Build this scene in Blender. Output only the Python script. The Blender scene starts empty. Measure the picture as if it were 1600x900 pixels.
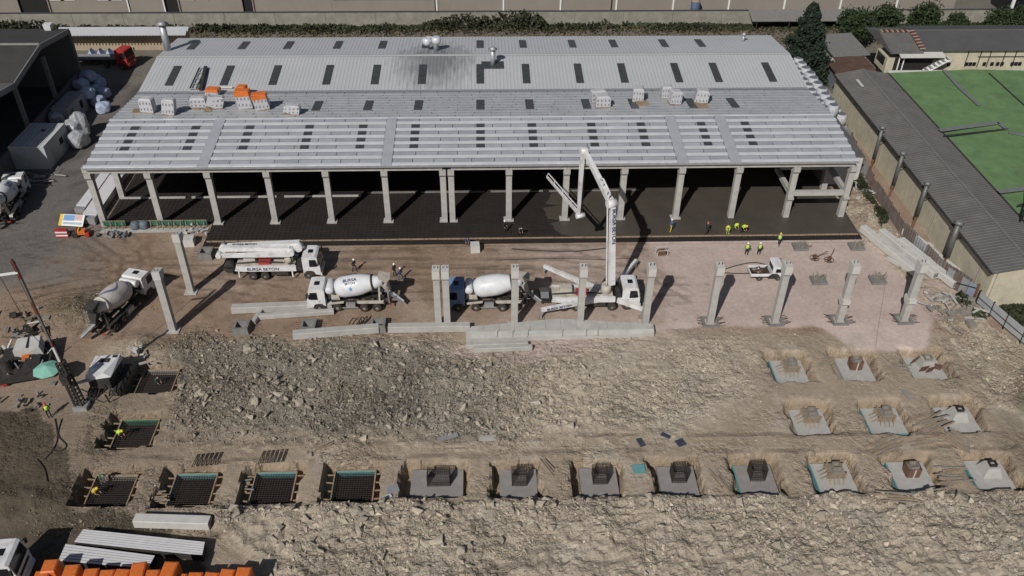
import bpy, bmesh, math, random
import numpy as np
from mathutils import Vector, Matrix, Euler
random.seed(7); RNG = np.random.default_rng(11)
PI = math.pi
scene = bpy.context.scene
COL = scene.collection

# ------------------------------------------------------------------ camera
CAMP = Vector((4.548, 0.0, 59.587))
FPX, PITCH, YAW, ROLL = 1370.685, 0.647, 0.037, 0.009
_f = Vector((math.sin(YAW)*math.cos(PITCH), math.cos(YAW)*math.cos(PITCH), -math.sin(PITCH)))
_r = Vector((math.cos(YAW), -math.sin(YAW), 0)); _u = _r.cross(_f)
_r2 = _r*math.cos(ROLL) + _u*math.sin(ROLL); _u2 = -_r*math.sin(ROLL) + _u*math.cos(ROLL)
cam = bpy.data.cameras.new('camera'); cam.sensor_width = 36; cam.lens = FPX/1600*36
cam.clip_start = 0.5; cam.clip_end = 6000
co = bpy.data.objects.new('camera', cam); COL.objects.link(co)
co.matrix_world = Matrix(((_r2.x, _u2.x, -_f.x, CAMP.x), (_r2.y, _u2.y, -_f.y, CAMP.y), (_r2.z, _u2.z, -_f.z, CAMP.z), (0, 0, 0, 1)))
scene.camera = co
def G(px, py, z=0.0):
    """surveying helper: the point of the level plane z that the photograph shows at this pixel"""
    d = _f + _r2*((px-800)/FPX) + _u2*((450-py)/FPX)
    t = (z-CAMP.z)/d.z
    return CAMP + d*t
# ------------------------------------------------------------------ light
SUND = Vector((0.55, 1.06, -1.0)).normalized()          # direction the light travels
EL = math.asin(-SUND.z); AZ = math.atan2(-SUND.x, -SUND.y)
w = bpy.data.worlds.new('World'); scene.world = w; w.use_nodes = True
nt = w.node_tree; bg = nt.nodes['Background']
sky = nt.nodes.new('ShaderNodeTexSky'); sky.sky_type = 'NISHITA'; sky.sun_disc = False
sky.sun_elevation = EL; sky.sun_rotation = AZ; sky.air_density = 1.0; sky.dust_density = 1.5
nt.links.new(sky.outputs[0], bg.inputs[0]); bg.inputs[1].default_value = 0.05
sl = bpy.data.lights.new('sun', 'SUN'); sl.energy = 5.0; sl.angle = math.radians(0.53); sl.color = (1.0, 0.965, 0.92)
so = bpy.data.objects.new('sun', sl); COL.objects.link(so); so.location = (-40, -60, 90)
so.rotation_euler = SUND.to_track_quat('-Z', 'Y').to_euler()
vs = scene.view_settings; vs.view_transform = 'Standard'; vs.look = 'None'; vs.gamma = 1; vs.exposure = -0.5
vs.use_curve_mapping = False
scene.render.engine = 'CYCLES'

# ------------------------------------------------------------------ materials
MATS = {}
def mat(name, col, rough=0.8, metal=0.0, var=0.12, scale=1.5, bump=0.0, bscale=12, col2=None, spec=0.3, dirt=0.0):
    if name in MATS: return MATS[name]
    m = bpy.data.materials.new(name); m.use_nodes = True; n = m.node_tree.nodes; l = m.node_tree.links
    b = n['Principled BSDF']; b.inputs['Roughness'].default_value = rough; b.inputs['Metallic'].default_value = metal
    b.inputs['Specular IOR Level'].default_value = spec
    tc = n.new('ShaderNodeTexCoord')
    nz = n.new('ShaderNodeTexNoise'); nz.inputs['Scale'].default_value = scale; nz.inputs['Detail'].default_value = 6; nz.inputs['Roughness'].default_value = 0.65
    l.new(tc.outputs['Object'], nz.inputs['Vector'])
    mr = n.new('ShaderNodeMapRange'); mr.inputs[1].default_value = 0.3; mr.inputs[2].default_value = 0.7
    l.new(nz.outputs['Fac'], mr.inputs[0])
    mx = n.new('ShaderNodeMix'); mx.data_type = 'RGBA'
    c2 = col2 or tuple(c*(1+var) for c in col)
    mx.inputs[6].default_value = (*[c*(1-var) for c in col], 1) if not col2 else (*col, 1)
    mx.inputs[7].default_value = (*c2, 1)
    l.new(mr.outputs[0], mx.inputs[0])
    out = mx.outputs[2]
    if dirt:
        nd = n.new('ShaderNodeTexNoise'); nd.inputs['Scale'].default_value = 0.9; nd.inputs['Detail'].default_value = 8; nd.inputs['Roughness'].default_value = 0.7
        l.new(tc.outputs['Object'], nd.inputs['Vector'])
        md = n.new('ShaderNodeMapRange'); md.inputs[1].default_value = 0.48; md.inputs[2].default_value = 0.72; md.inputs[4].default_value = dirt
        l.new(nd.outputs['Fac'], md.inputs[0])
        m2 = n.new('ShaderNodeMix'); m2.data_type = 'RGBA'; m2.inputs[7].default_value = (0.17, 0.13, 0.095, 1)
        l.new(md.outputs[0], m2.inputs[0]); l.new(out, m2.inputs[6]); out = m2.outputs[2]
    l.new(out, b.inputs['Base Color'])
    if bump:
        nb = n.new('ShaderNodeTexNoise'); nb.inputs['Scale'].default_value = bscale; nb.inputs['Detail'].default_value = 5
        l.new(tc.outputs['Object'], nb.inputs['Vector'])
        bp = n.new('ShaderNodeBump'); bp.inputs['Strength'].default_value = bump; bp.inputs['Distance'].default_value = 0.05
        l.new(nb.outputs['Fac'], bp.inputs['Height']); l.new(bp.outputs[0], b.inputs['Normal'])
    MATS[name] = m
    return m
CONC = mat('precast_concrete', (0.40, 0.39, 0.365), 0.9, var=0.14, scale=1.1, bump=0.15)
CONC_D = mat('footing_concrete', (0.255, 0.24, 0.228), 0.9, var=0.16, scale=0.9, bump=0.15)
CONC_L = mat('white_concrete', (0.52, 0.51, 0.48), 0.9, var=0.1, scale=1.3)
CONC_DK = mat('dark_concrete', (0.19, 0.185, 0.175), 0.9, var=0.2, scale=1.5)
WHITE = mat('truck_white_paint', (0.68, 0.68, 0.68), 0.4, var=0.08, scale=2, dirt=0.5)
DRUM = mat('drum_white_paint', (0.66, 0.67, 0.69), 0.35, var=0.05, scale=1.2, dirt=0.22)
DRUM_D = mat('drum_dusty_paint', (0.54, 0.51, 0.47), 0.55, var=0.14, scale=1.2, dirt=0.5)
CREAMP = mat('dusty_cream_paint', (0.50, 0.46, 0.40), 0.5, var=0.12, scale=2, dirt=0.5)
BLUEP = mat('blue_cab_paint', (0.18, 0.26, 0.40), 0.4, var=0.08, dirt=0.2)
NAVY = mat('navy_lettering', (0.03, 0.045, 0.11), 0.6, var=0.05)
SKYB = mat('emblem_blue', (0.10, 0.30, 0.60), 0.6, var=0.05)
DARK = mat('dark_chassis_steel', (0.035, 0.033, 0.032), 0.7, var=0.3, scale=4, dirt=0.3)
TYRE = mat('tyre_rubber', (0.04, 0.037, 0.034), 0.9, var=0.2, dirt=0.45)
RIM = mat('dusty_rim', (0.24, 0.22, 0.19), 0.6, var=0.2)
GLASS = mat('dark_cab_glass', (0.012, 0.014, 0.017), 0.12, var=0.1, spec=0.5)
STEEL = mat('galvanised_steel', (0.42, 0.43, 0.44), 0.5, 0.5, var=0.15, scale=2)
RUST = mat('rusty_steel', (0.15, 0.075, 0.045), 0.9, var=0.4, scale=2.5)
REBAR = mat('rebar_steel', (0.042, 0.033, 0.028), 0.85, var=0.3, scale=3)
TIMBER = mat('weathered_timber', (0.29, 0.22, 0.15), 0.9, var=0.25, scale=2.5)
TIMBER_G = mat('grey_timber', (0.25, 0.225, 0.195), 0.9, var=0.25, scale=2.5)
TEAL = mat('teal_foam_board', (0.12, 0.30, 0.31), 0.8, var=0.2, scale=2, dirt=0.4)
GREENF = mat('green_form_panel', (0.03, 0.13, 0.085), 0.7, var=0.25, scale=2, dirt=0.3)
ORANGE = mat('orange_cover_film', (0.62, 0.16, 0.035), 0.45, var=0.16, scale=2.5, bump=0.5, bscale=5)
WRAPW = mat('white_printed_wrap', (0.46, 0.46, 0.475), 0.5, var=0.1, scale=4, bump=0.3, bscale=8)
PRINT = mat('grey_wrap_print', (0.20, 0.205, 0.24), 0.6, var=0.2)
RED = mat('red_paint', (0.40, 0.035, 0.03), 0.5, var=0.2, dirt=0.2)
YELLOW = mat('yellow_paint', (0.65, 0.45, 0.05), 0.5, var=0.15)
HIVIS = mat('hi_vis_yellow_fabric', (0.50, 0.75, 0.06), 0.8, var=0.1)
HIVISO = mat('hi_vis_orange_fabric', (0.75, 0.16, 0.04), 0.8, var=0.1)
BLUEC = mat('blue_work_fabric', (0.06, 0.10, 0.22), 0.85, var=0.2)
DARKC = mat('dark_work_fabric', (0.03, 0.03, 0.036), 0.85, var=0.2)
GREYC = mat('grey_work_fabric', (0.16, 0.16, 0.17), 0.85, var=0.2)
SKIN = mat('skin', (0.45, 0.27, 0.19), 0.6, var=0.06)
HELW = mat('white_helmet_shell', (0.75, 0.75, 0.72), 0.4, var=0.03)
HELY = mat('yellow_helmet_shell', (0.75, 0.55, 0.05), 0.4, var=0.03)
HELR = mat('red_helmet_shell', (0.60, 0.07, 0.04), 0.4, var=0.03)
ROOFM = mat('light_metal_roof', (0.42, 0.425, 0.43), 0.5, 0.0, var=0.06, scale=0.35, spec=0.35)
BOARD = mat('silver_roof_strip', (0.715, 0.73, 0.755), 0.34, 0.25, var=0.10, scale=0.5, spec=0.5)
BOARD2 = mat('dull_roof_board', (0.40, 0.41, 0.425), 0.5, 0.1, var=0.12, scale=0.5)
DECK = mat('dark_roof_deck', (0.055, 0.057, 0.06), 0.8, var=0.2)
SKYL = mat('smoked_skylight', (0.055, 0.06, 0.06), 0.35, var=0.25, scale=1.5, spec=0.5)
ASPH_R = mat('dark_felt_roof', (0.055, 0.052, 0.05), 0.9, var=0.15, scale=0.4)
GREY_R = mat('grey_sheet_roof', (0.125, 0.12, 0.115), 0.85, var=0.16, scale=0.5)
BROWN_R = mat('rusty_brown_roof', (0.10, 0.06, 0.045), 0.85, var=0.3, scale=0.8)
GREEN_R = mat('green_roof_sheet', (0.125, 0.215, 0.092), 0.75, var=0.2, scale=0.5, dirt=0.2)
CREAM = mat('cream_render', (0.50, 0.46, 0.35), 0.9, var=0.13, scale=0.5, dirt=0.3)
BEIGE = mat('beige_facade', (0.255, 0.225, 0.195), 0.9, var=0.07, scale=0.2)
WALLC = mat('old_boundary_concrete', (0.26, 0.245, 0.21), 0.95, var=0.22, scale=0.6, bump=0.3, bscale=3)
SHADEW = mat('grey_block_wall', (0.17, 0.165, 0.16), 0.9, var=0.15, scale=0.5)
BLACKH = mat('shade_and_steel_black', (0.02, 0.02, 0.02), 0.95, var=0.1)  # near black painted as shade inside openings; also the black tower steel
FOIL = mat('silver_foil_wrap', (0.50, 0.51, 0.53), 0.4, 0.35, var=0.25, scale=3, bump=0.8, bscale=4)
BAGB = mat('blue_white_bag_fabric', (0.36, 0.42, 0.55), 0.8, var=0.25, scale=2, bump=0.6, bscale=3)
BAGG = mat('grey_bag_top', (0.13, 0.15, 0.17), 0.8, var=0.25, scale=3)
LEAF = mat('leaf_green', (0.030, 0.047, 0.018), 0.7, var=0.4, scale=0.9)
LEAFD = mat('conifer_green', (0.024, 0.040, 0.024), 0.75, var=0.4, scale=0.9)
WEED = mat('weed_green', (0.034, 0.041, 0.019), 0.8, var=0.5, scale=0.25)
DRYW = mat('dry_weeds', (0.13, 0.105, 0.06), 0.85, var=0.4, scale=0.4)
BARK = mat('bark', (0.09, 0.065, 0.045), 0.9, var=0.3)
UMB = mat('mint_umbrella_cloth', (0.22, 0.47, 0.38), 0.8, var=0.06)
TARPB = mat('blue_tarp', (0.045, 0.055, 0.08), 0.6, var=0.3)
PLASTIC = mat('grey_barrel_plastic', (0.12, 0.15, 0.18), 0.5, var=0.2)

def attr_mat(name, rough=0.95, nscale=1.2, namp=0.16, bump=0.45, bscale=7, fine=0.12, chips=False):
    m = bpy.data.materials.new(name); m.use_nodes = True; n = m.node_tree.nodes; l = m.node_tree.links
    b = n['Principled BSDF']; b.inputs['Roughness'].default_value = rough; b.inputs['Specular IOR Level'].default_value = 0.15
    at = n.new('ShaderNodeAttribute'); at.attribute_name = 'col'
    tc = n.new('ShaderNodeTexCoord')
    prev = at.outputs['Color']
    for sc, am in ((nscale*0.25, namp*0.8), (nscale*1.7, namp), (nscale*9, fine)):
        nz = n.new('ShaderNodeTexNoise'); nz.inputs['Scale'].default_value = sc; nz.inputs['Detail'].default_value = 5; nz.inputs['Roughness'].default_value = 0.7
        l.new(tc.outputs['Object'], nz.inputs['Vector'])
        mr = n.new('ShaderNodeMapRange'); mr.inputs[1].default_value = 0.28; mr.inputs[2].default_value = 0.72
        mr.inputs[3].default_value = 1-am; mr.inputs[4].default_value = 1+am
        l.new(nz.outputs['Fac'], mr.inputs[0])
        mu = n.new('ShaderNodeVectorMath'); mu.operation = 'SCALE'
        l.new(prev, mu.inputs[0]); l.new(mr.outputs[0], mu.inputs[3]); prev = mu.outputs[0]
    last = None
    if chips:                                  # broken chips: own tint and relief per cell, as strong as the ground is rough
        nd = n.new('ShaderNodeTexNoise'); nd.inputs['Scale'].default_value = 1.5; nd.inputs['Detail'].default_value = 4; l.new(tc.outputs['Object'], nd.inputs['Vector'])
        dv = n.new('ShaderNodeVectorMath'); dv.operation = 'MULTIPLY_ADD'; dv.inputs[1].default_value = (.5, .5, .5); l.new(nd.outputs['Color'], dv.inputs[0]); l.new(tc.outputs['Object'], dv.inputs[2])
        for sc, am, dist in ((1.7, .20, .22), (4.2, .24, .12), (9.0, .2, .05)):
            vo = n.new('ShaderNodeTexVoronoi'); vo.inputs['Scale'].default_value = sc; l.new(dv.outputs[0], vo.inputs['Vector'])
            sep = n.new('ShaderNodeSeparateColor'); l.new(vo.outputs['Color'], sep.inputs[0])
            mr = n.new('ShaderNodeMapRange'); mr.inputs[3].default_value = -am; mr.inputs[4].default_value = am; l.new(sep.outputs[0], mr.inputs[0])
            ma = n.new('ShaderNodeMath'); ma.operation = 'MULTIPLY_ADD'; ma.inputs[2].default_value = 1; l.new(mr.outputs[0], ma.inputs[0]); l.new(at.outputs['Alpha'], ma.inputs[1])
            mu = n.new('ShaderNodeVectorMath'); mu.operation = 'SCALE'; l.new(prev, mu.inputs[0]); l.new(ma.outputs[0], mu.inputs[3]); prev = mu.outputs[0]
            hh = n.new('ShaderNodeMath'); hh.operation = 'MULTIPLY_ADD'; hh.inputs[1].default_value = -1.3; l.new(vo.outputs['Distance'], hh.inputs[0]); l.new(sep.outputs[1], hh.inputs[2])
            bq = n.new('ShaderNodeBump'); bq.inputs['Distance'].default_value = dist; l.new(at.outputs['Alpha'], bq.inputs['Strength']); l.new(hh.outputs[0], bq.inputs['Height'])
            if last: l.new(last, bq.inputs['Normal'])
            last = bq.outputs[0]
    l.new(prev, b.inputs['Base Color'])
    nb = n.new('ShaderNodeTexNoise'); nb.inputs['Scale'].default_value = bscale; nb.inputs['Detail'].default_value = 6
    l.new(tc.outputs['Object'], nb.inputs['Vector'])
    bp = n.new('ShaderNodeBump'); bp.inputs['Strength'].default_value = bump; bp.inputs['Distance'].default_value = 0.12
    l.new(nb.outputs['Fac'], bp.inputs['Height']); l.new(bp.outputs[0], b.inputs['Normal'])
    if last: l.new(last, bp.inputs['Normal'])
    return m
GROUND_M = attr_mat('site_soil', chips=True); ROCK_M = attr_mat('broken_limestone', nscale=2.5, namp=0.14, bump=0.25)

# ------------------------------------------------------------------ builders
class MB:
    def __init__(s): s.v = []; s.f = []
    def add(s, vs, fs):
        o = len(s.v); s.v += [tuple(p) for p in vs]; s.f += [tuple(i+o for i in q) for q in fs]; return s
    def box(s, x, y, z, sx, sy, sz, rz=0.0):
        c, n = math.cos(rz), math.sin(rz); vs = []
        for dz in (-.5, .5):
            for dx, dy in ((-.5, -.5), (.5, -.5), (.5, .5), (-.5, .5)):
                a, b = dx*sx, dy*sy; vs.append((x+a*c-b*n, y+a*n+b*c, z+dz*sz))
        return s.add(vs, [(3, 2, 1, 0), (4, 5, 6, 7), (0, 1, 5, 4), (1, 2, 6, 5), (2, 3, 7, 6), (3, 0, 4, 7)])
    def bar(s, p, q, w, h=None, up=(0, 0, 1)):
        p, q = Vector(p), Vector(q); h = h or w; d = (q-p).normalized(); u = Vector(up)
        if abs(d.dot(u)) > 0.98: u = Vector((0, 1, 0))
        a = d.cross(u).normalized()*(w/2); b = a.cross(d).normalized()*(h/2)
        vs = [p-a-b, p+a-b, p+a+b, p-a+b, q-a-b, q+a-b, q+a+b, q-a+b]
        return s.add(vs, [(0, 1, 2, 3), (7, 6, 5, 4), (4, 5, 1, 0), (5, 6, 2, 1), (6, 7, 3, 2), (7, 4, 0, 3)])
    def taper(s, p, q, w0, h0, w1, h1, up=(0, 0, 1)):
        p, q = Vector(p), Vector(q); d = (q-p).normalized(); u = Vector(up)
        if abs(d.dot(u)) > 0.98: u = Vector((0, 1, 0))
        a = d.cross(u).normalized(); b = a.cross(d).normalized()
        vs = [p-a*w0/2-b*h0/2, p+a*w0/2-b*h0/2, p+a*w0/2+b*h0/2, p-a*w0/2+b*h0/2, q-a*w1/2-b*h1/2, q+a*w1/2-b*h1/2, q+a*w1/2+b*h1/2, q-a*w1/2+b*h1/2]
        return s.add(vs, [(0, 1, 2, 3), (7, 6, 5, 4), (4, 5, 1, 0), (5, 6, 2, 1), (6, 7, 3, 2), (7, 4, 0, 3)])
    def cyl(s, p, q, r0, r1=None, n=12):
        p, q = Vector(p), Vector(q); r1 = r0 if r1 is None else r1; d = (q-p).normalized()
        u = Vector((0, 0, 1)) if abs(d.z) < 0.95 else Vector((1, 0, 0))
        a = d.cross(u).normalized(); b = a.cross(d); vs = []
        for c, r in ((p, r0), (q, r1)):
            for i in range(n):
                t = 2*PI*i/n; vs.append(c+a*(r*math.cos(t))+b*(r*math.sin(t)))
        fs = [(i, (i+1) % n, n+(i+1) % n, n+i) for i in range(n)]+[tuple(range(n))[::-1], tuple(range(n, 2*n))]
        return s.add(vs, fs)
    def tube(s, pts, r, n=6):
        for a, b in zip(pts[:-1], pts[1:]): s.cyl(a, b, r, r, n)
        return s
    def prism(s, poly, ax, a, b):
        n = len(poly)
        def P(u, v, t): return {'x': (t, u, v), 'y': (u, t, v), 'z': (u, v, t)}[ax]
        vs = [P(u, v, a) for u, v in poly]+[P(u, v, b) for u, v in poly]
        return s.add(vs, [tuple(range(n))[::-1], tuple(range(n, 2*n))]+[(i, (i+1) % n, n+(i+1) % n, n+i) for i in range(n)])
    def lathe(s, p, q, prof, n=20):
        """prof: (t along p->q in metres, radius)"""
        p, q = Vector(p), Vector(q); d = (q-p).normalized(); u = Vector((0, 0, 1)) if abs(d.z) < 0.95 else Vector((1, 0, 0))
        a = d.cross(u).normalized(); b = a.cross(d); vs = []; m = len(prof)
        for t, r in prof:
            for i in range(n):
                k = 2*PI*i/n; vs.append(p+d*t+a*(r*math.cos(k))+b*(r*math.sin(k)))
        fs = [(j*n+i, j*n+(i+1) % n, (j+1)*n+(i+1) % n, (j+1)*n+i) for j in range(m-1) for i in range(n)]
        fs += [tuple(range(n))[::-1], tuple(range((m-1)*n, m*n))]
        return s.add(vs, fs)
    def quad(s, *pts): return s.add(pts, [tuple(range(len(pts)))])
    def mesh(s, name, smooth=False):
        me = bpy.data.meshes.new(name); me.from_pydata(s.v, [], s.f)
        bm = bmesh.new(); bm.from_mesh(me); bmesh.ops.recalc_face_normals(bm, faces=bm.faces); bm.to_mesh(me); bm.free()
        if smooth:
            for p in me.polygons: p.use_smooth = len(p.vertices) <= 4
        return me
    def build(s, name, m, parent=None, smooth=False, loc=None, rz=0):
        return mk(name, s.mesh(name, smooth), m, parent, loc, rz)
def mk(name, me, m, parent=None, loc=None, rz=0):
    o = bpy.data.objects.new(name, me); COL.objects.link(o)
    if m and not me.materials: me.materials.append(m)
    if parent: o.parent = parent
    if loc is not None: o.location = loc
    if rz: o.rotation_euler = (0, 0, rz)
    return o
def tag(o, label, cat, group=None, kind=None):
    o['label'] = label
    if cat: o['category'] = cat
    if group: o['group'] = group
    if kind: o['kind'] = kind
    return o
def thing(name, label, cat, loc=(0, 0, 0), rz=0.0, group=None):
    o = bpy.data.objects.new(name, None); o.empty_display_size = 0.3; COL.objects.link(o)
    o.location = loc; o.rotation_euler = (0, 0, rz); return tag(o, label, cat, group, 'thing')
def struct(o, label): o['label'] = label; o['kind'] = 'structure'; return o
def copytree(o, parent=None):
    c = o.copy(); COL.objects.link(c); c.parent = parent
    for ch in list(o.children): copytree(ch, c)
    return c
def text(body, size, m, parent, matrix, name='lettering'):
    cu = bpy.data.curves.new('t', 'FONT'); cu.body = body; cu.size = size; cu.align_x = 'CENTER'; cu.align_y = 'CENTER'; cu.extrude = 0.006; cu.offset = size*0.018
    t = bpy.data.objects.new('t', cu); COL.objects.link(t)
    dg = bpy.context.evaluated_depsgraph_get(); me = bpy.data.meshes.new_from_object(t.evaluated_get(dg))
    bpy.data.objects.remove(t); me.materials.clear()
    o = mk(name, me, m, parent); o.matrix_local = matrix; return o
def frame_mat(pos, right, up):
    r = Vector(right).normalized(); u = Vector(up).normalized(); n = r.cross(u); p = Vector(pos)
    return Matrix(((r.x, u.x, n.x, p.x), (r.y, u.y, n.y, p.y), (r.z, u.z, n.z, p.z), (0, 0, 0, 1)))

# ------------------------------------------------------------------ noise
def _h(ix, iy, s):
    v = (ix.astype(np.int64)*374761393+iy.astype(np.int64)*668265263+s*1442695041) & 0x7fffffff
    v = ((v ^ (v >> 13))*1274126177) & 0x7fffffff
    return ((v ^ (v >> 16)) & 0xffff)/65535.0
def vnoise(x, y, s=0):
    x = np.asarray(x, float); y = np.asarray(y, float)
    ix, iy = np.floor(x), np.floor(y); fx, fy = x-ix, y-iy; fx = fx*fx*(3-2*fx); fy = fy*fy*(3-2*fy)
    a, b, c, d = _h(ix, iy, s), _h(ix+1, iy, s), _h(ix, iy+1, s), _h(ix+1, iy+1, s)
    return (a*(1-fx)+b*fx)*(1-fy)+(c*(1-fx)+d*fx)*fy
def fbm(x, y, sc, oc=4, s=0):
    t = 0; a = 0.5; n = 0
    for k in range(oc): t = t+a*vnoise(np.asarray(x)*sc, np.asarray(y)*sc, s+k*17); n += a; a *= 0.5; sc *= 2.07
    return t/n
def sst(e0, e1, x): t = np.clip((x-e0)/(e1-e0), 0, 1); return t*t*(3-2*t)
def rectm(x, y, x0, x1, y0, y1, e): return sst(x0-e, x0+e, x)*(1-sst(x1-e, x1+e, x))*sst(y0-e, y0+e, y)*(1-sst(y1-e, y1+e, y))
def polym(x, y, pts, wob=0.0, s=3):
    """inside-polygon mask, edge wobbled by noise"""
    if wob: x, y = x+(fbm(x, y, 0.35, 3, s)-.5)*wob*2, y+(fbm(x, y, 0.35, 3, s+50)-.5)*wob*2
    ins = np.zeros(np.shape(x), bool); j = len(pts)-1
    for i in range(len(pts)):
        xi, yi = pts[i]; xj, yj = pts[j]
        if yi != yj: ins ^= ((yi > y) != (yj > y)) & (x < (xj-xi)*(y-yi)/(yj-yi)+xi)
        j = i
    return ins.astype(float)

# ------------------------------------------------------------------ terrain
def softm(x, y, pts, wob, s, soft=1.2):
    t = 0
    for dx, dy in ((0, 0), (1, 0), (-1, 0), (0, 1), (0, -1), (.6, .6), (-.6, .6), (.6, -.6), (-.6, -.6)): t = t+polym(x+dx*soft, y+dy*soft, pts, wob, s)
    return np.clip(t/9+(fbm(x, y, 1.1, 3, s+7)-.5)*.7*(t > 0)*(t < 9), 0, 1)
FOOT = []   # (cx, cy, half width x, kind)
for i, k in enumerate(['mat_timber', 'mat_teal', 'mat_teal', 'mat_teal']): FOOT.append((-28.3+7.0*i, 51.3, 1.75, k))
FOOT.append((0.0, 51.45, 2.3, 'cage2'))
for x, k in ((7.15, 'cage'), (14.3, 'cage'), (21.3, 'cage'), (28.3, 'cage_t'), (35.3, 'form_t'), (42.3, 'brick_t'), (49.4, 'cone_t')): FOOT.append((x, 51.25, 1.65, k))
FOOT += [(-28.3, 65.1, 1.7, 'mat_timber'), (-28.3, 58.1, 1.7, 'mat_green'),
         (35.3, 65.2, 1.6, 'form_t'), (42.1, 65.4, 1.6, 'brick'), (49.4, 65.3, 1.7, 'panels'),
         (35.2, 58.1, 1.6, 'form'), (42.4, 58.1, 1.7, 'form_t'), (49.5, 58.1, 1.7, 'cone')]
RUB = [(-26.5, 71.3), (-28, 67.5), (-24.5, 62), (-25, 57), (-14, 56.2), (-3, 55.8), (12, 56), (22, 57.5), (31, 60), (32.5, 69), (22, 69.8), (16, 68.3), (8, 66.6), (2, 67.0), (-4, 69.4), (-12, 69.6), (-20, 70.2)]
BANK = [(-19.5, 48.7), (70, 48.6), (70, 30), (-13, 30), (-12.5, 42), (-17, 45.5)]
PAD = [(20.5, 70.5), (24, 72.5), (25.5, 80), (24, 88), (51, 88), (52, 84), (52.8, 72.5), (50.5, 67.6), (47, 66.9), (42.2, 68.2), (40, 71.2), (34.8, 71.4), (28, 71.5)]
YARD = [(-95, 60), (-52, 78), (-47.5, 84), (-44, 92), (-42.8, 96), (-42.8, 170), (-95, 170)]
DARKS = [(-60, 30), (-60, 63), (-38, 61), (-35, 57), (-32.2, 53.5), (-31.5, 49), (-26, 47.8), (-19.5, 46), (-17, 42), (-17, 30)]
GRAV = [(50.4, 98), (54.2, 97), (55.2, 86), (57.5, 76), (60, 67), (62, 58), (58, 54), (53.5, 60), (53.3, 70), (53, 80), (51, 88)]
def terrain(x, y):
    z = (fbm(x, y, 0.22, 4, 5)-.5)*0.14
    site = rectm(x, y, -46, 60, 30, 86, 3)
    z = z*site
    rub = softm(x, y, RUB, 1.8, 3, 1.3); bank = softm(x, y, BANK, 0.6, 9, .4)
    right = sst(10, 22, x)
    z = z+rub*((fbm(x, y, 0.42, 5, 21)-.4)*0.95*(1-0.5*right)+0.06)
    z = z+bank*((fbm(x, y, 0.38, 5, 31)-.42)*1.0+0.08)
    jag = np.abs(fbm(x, y, 1.15, 4, 33)-.5)*2
    z = z+(rub*(1-.55*right)+bank*.9)*(0.34-jag*0.55)*.9
    z = z+1.0*np.exp(-(((x+39.5)/3.2)**2+((y-76)/2.6)**2))*(0.7+0.6*fbm(x, y, .8, 3, 4))   # spoil heap by the mixer
    z = z+0.6*np.exp(-(((x+31)/2.2)**2+((y-70)/1.5)**2))*(0.6+0.8*fbm(x, y, .8, 3, 4))
    z = z+0.7*np.exp(-(((x+35)/4)**2+((y-49.5)/2.0)**2))*(0.5+0.9*fbm(x, y, .8, 3, 6))
    z = z+0.9*np.exp(-(((x-53.2)/1.6)**2+((y-94)/6)**2))*(0.6+0.8*fbm(x, y, .8, 3, 8))    # gravel heap beside the hall
    g = polym(x, y, GRAV, 0.7); z = z+g*(fbm(x, y, .7, 4, 12)-.35)*0.5
    for (cx, cy, hw, k) in FOOT:
        mt = k.startswith('mat')
        wx = (fbm(x, y, .9, 2, 41)-.5)*0.8; wy = (fbm(x, y, .9, 2, 77)-.5)*0.7
        sl = 0.12 if mt or cx < 25 else 0.34
        x0 = cx-hw-(0.95 if mt else 0.7 if cx < 25 else 0.45); x1 = cx+hw+(0.62 if mt else 0.32)
        y0 = cy-1.75-(0.5 if mt else 0.38); y1 = cy+1.75+(0.38 if mt else 0.24)
        m = rectm(x+wx, y+wy, x0, x1, y0, y1, sl)
        ap = rectm(x+wx*1.5, y+wy*1.5, x0-.35, x1+.35, y0-.1, y1+.35, .4); z = z-ap*(.2 if cx > 25 else .06)*(.2+1.2*fbm(x, y, 1.4, 3, 43))
        z = z*(1-m)+m*(-1.5+0.08*wx)+m*(1-m)*1.6*(fbm(x, y, 2.2, 3, 45)-.5)
    z = z-.05*tracks(x, y)
    z = np.where((y > 87.2) & (x > -29.6) & (x < 51.2) & (y < 136), -0.06, z)
    z = np.where((y > 91.8) & (x > -43) & (x < 51.2) & (y < 136), -0.06, z)
    return z
def roughness(x, y, z):
    site = rectm(x, y, -33, 62, 30, 71.5, 1.0)*(1-softm(x, y, PAD, .5, 15, .3))
    r = .12+.5*site*sst(.25, .6, fbm(x, y, .5, 4, 66))
    r = np.maximum(r, .95*softm(x, y, RUB, 1.8, 3, 1.3)); r = np.maximum(r, .62*softm(x, y, BANK, .6, 9, .4)); r = np.maximum(r, .9*softm(x, y, GRAV, .7, 3, .6))
    r = np.maximum(r, .7*sst(-.1, -.4, z)); r = np.maximum(r, .6*softm(x, y, DARKS, 1.5, 19, .8)); r = np.maximum(r, .8*np.exp(-(((x+39.5)/4)**2+((y-76)/3.5)**2)))
    r = r*(.35+.75*sst(.3, .62, fbm(x, y, .23, 4, 68)))*(1-.4*sst(6, 22, x)*sst(50, 54, y))
    return np.clip(r*(1-.92*softm(x, y, PAD, .5, 15, .3)), 0, 1)
PATHS = [[(-60, 96), (-50, 88), (-42, 84.5), (-30, 83), (-10, 84.2), (10, 83.6), (24, 84)], [(-48, 78), (-38, 82.2), (-26, 80.5), (-16, 78), (-4, 79.5), (12, 79.2), (30, 78)], [(-36, 71), (-35, 78), (-37, 86), (-46, 95), (-51, 110), (-52, 135)], [(-24, 85.3), (-5, 86), (14, 85.4), (22, 81.5), (27, 74)], [(-32, 62), (-30.5, 56), (-20, 55), (0, 55), (20, 55.3), (34, 54.7), (53, 54.8)], [(-26, 45), (-16, 47), (-9, 43), (2, 41), (30, 41.5)]]
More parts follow.
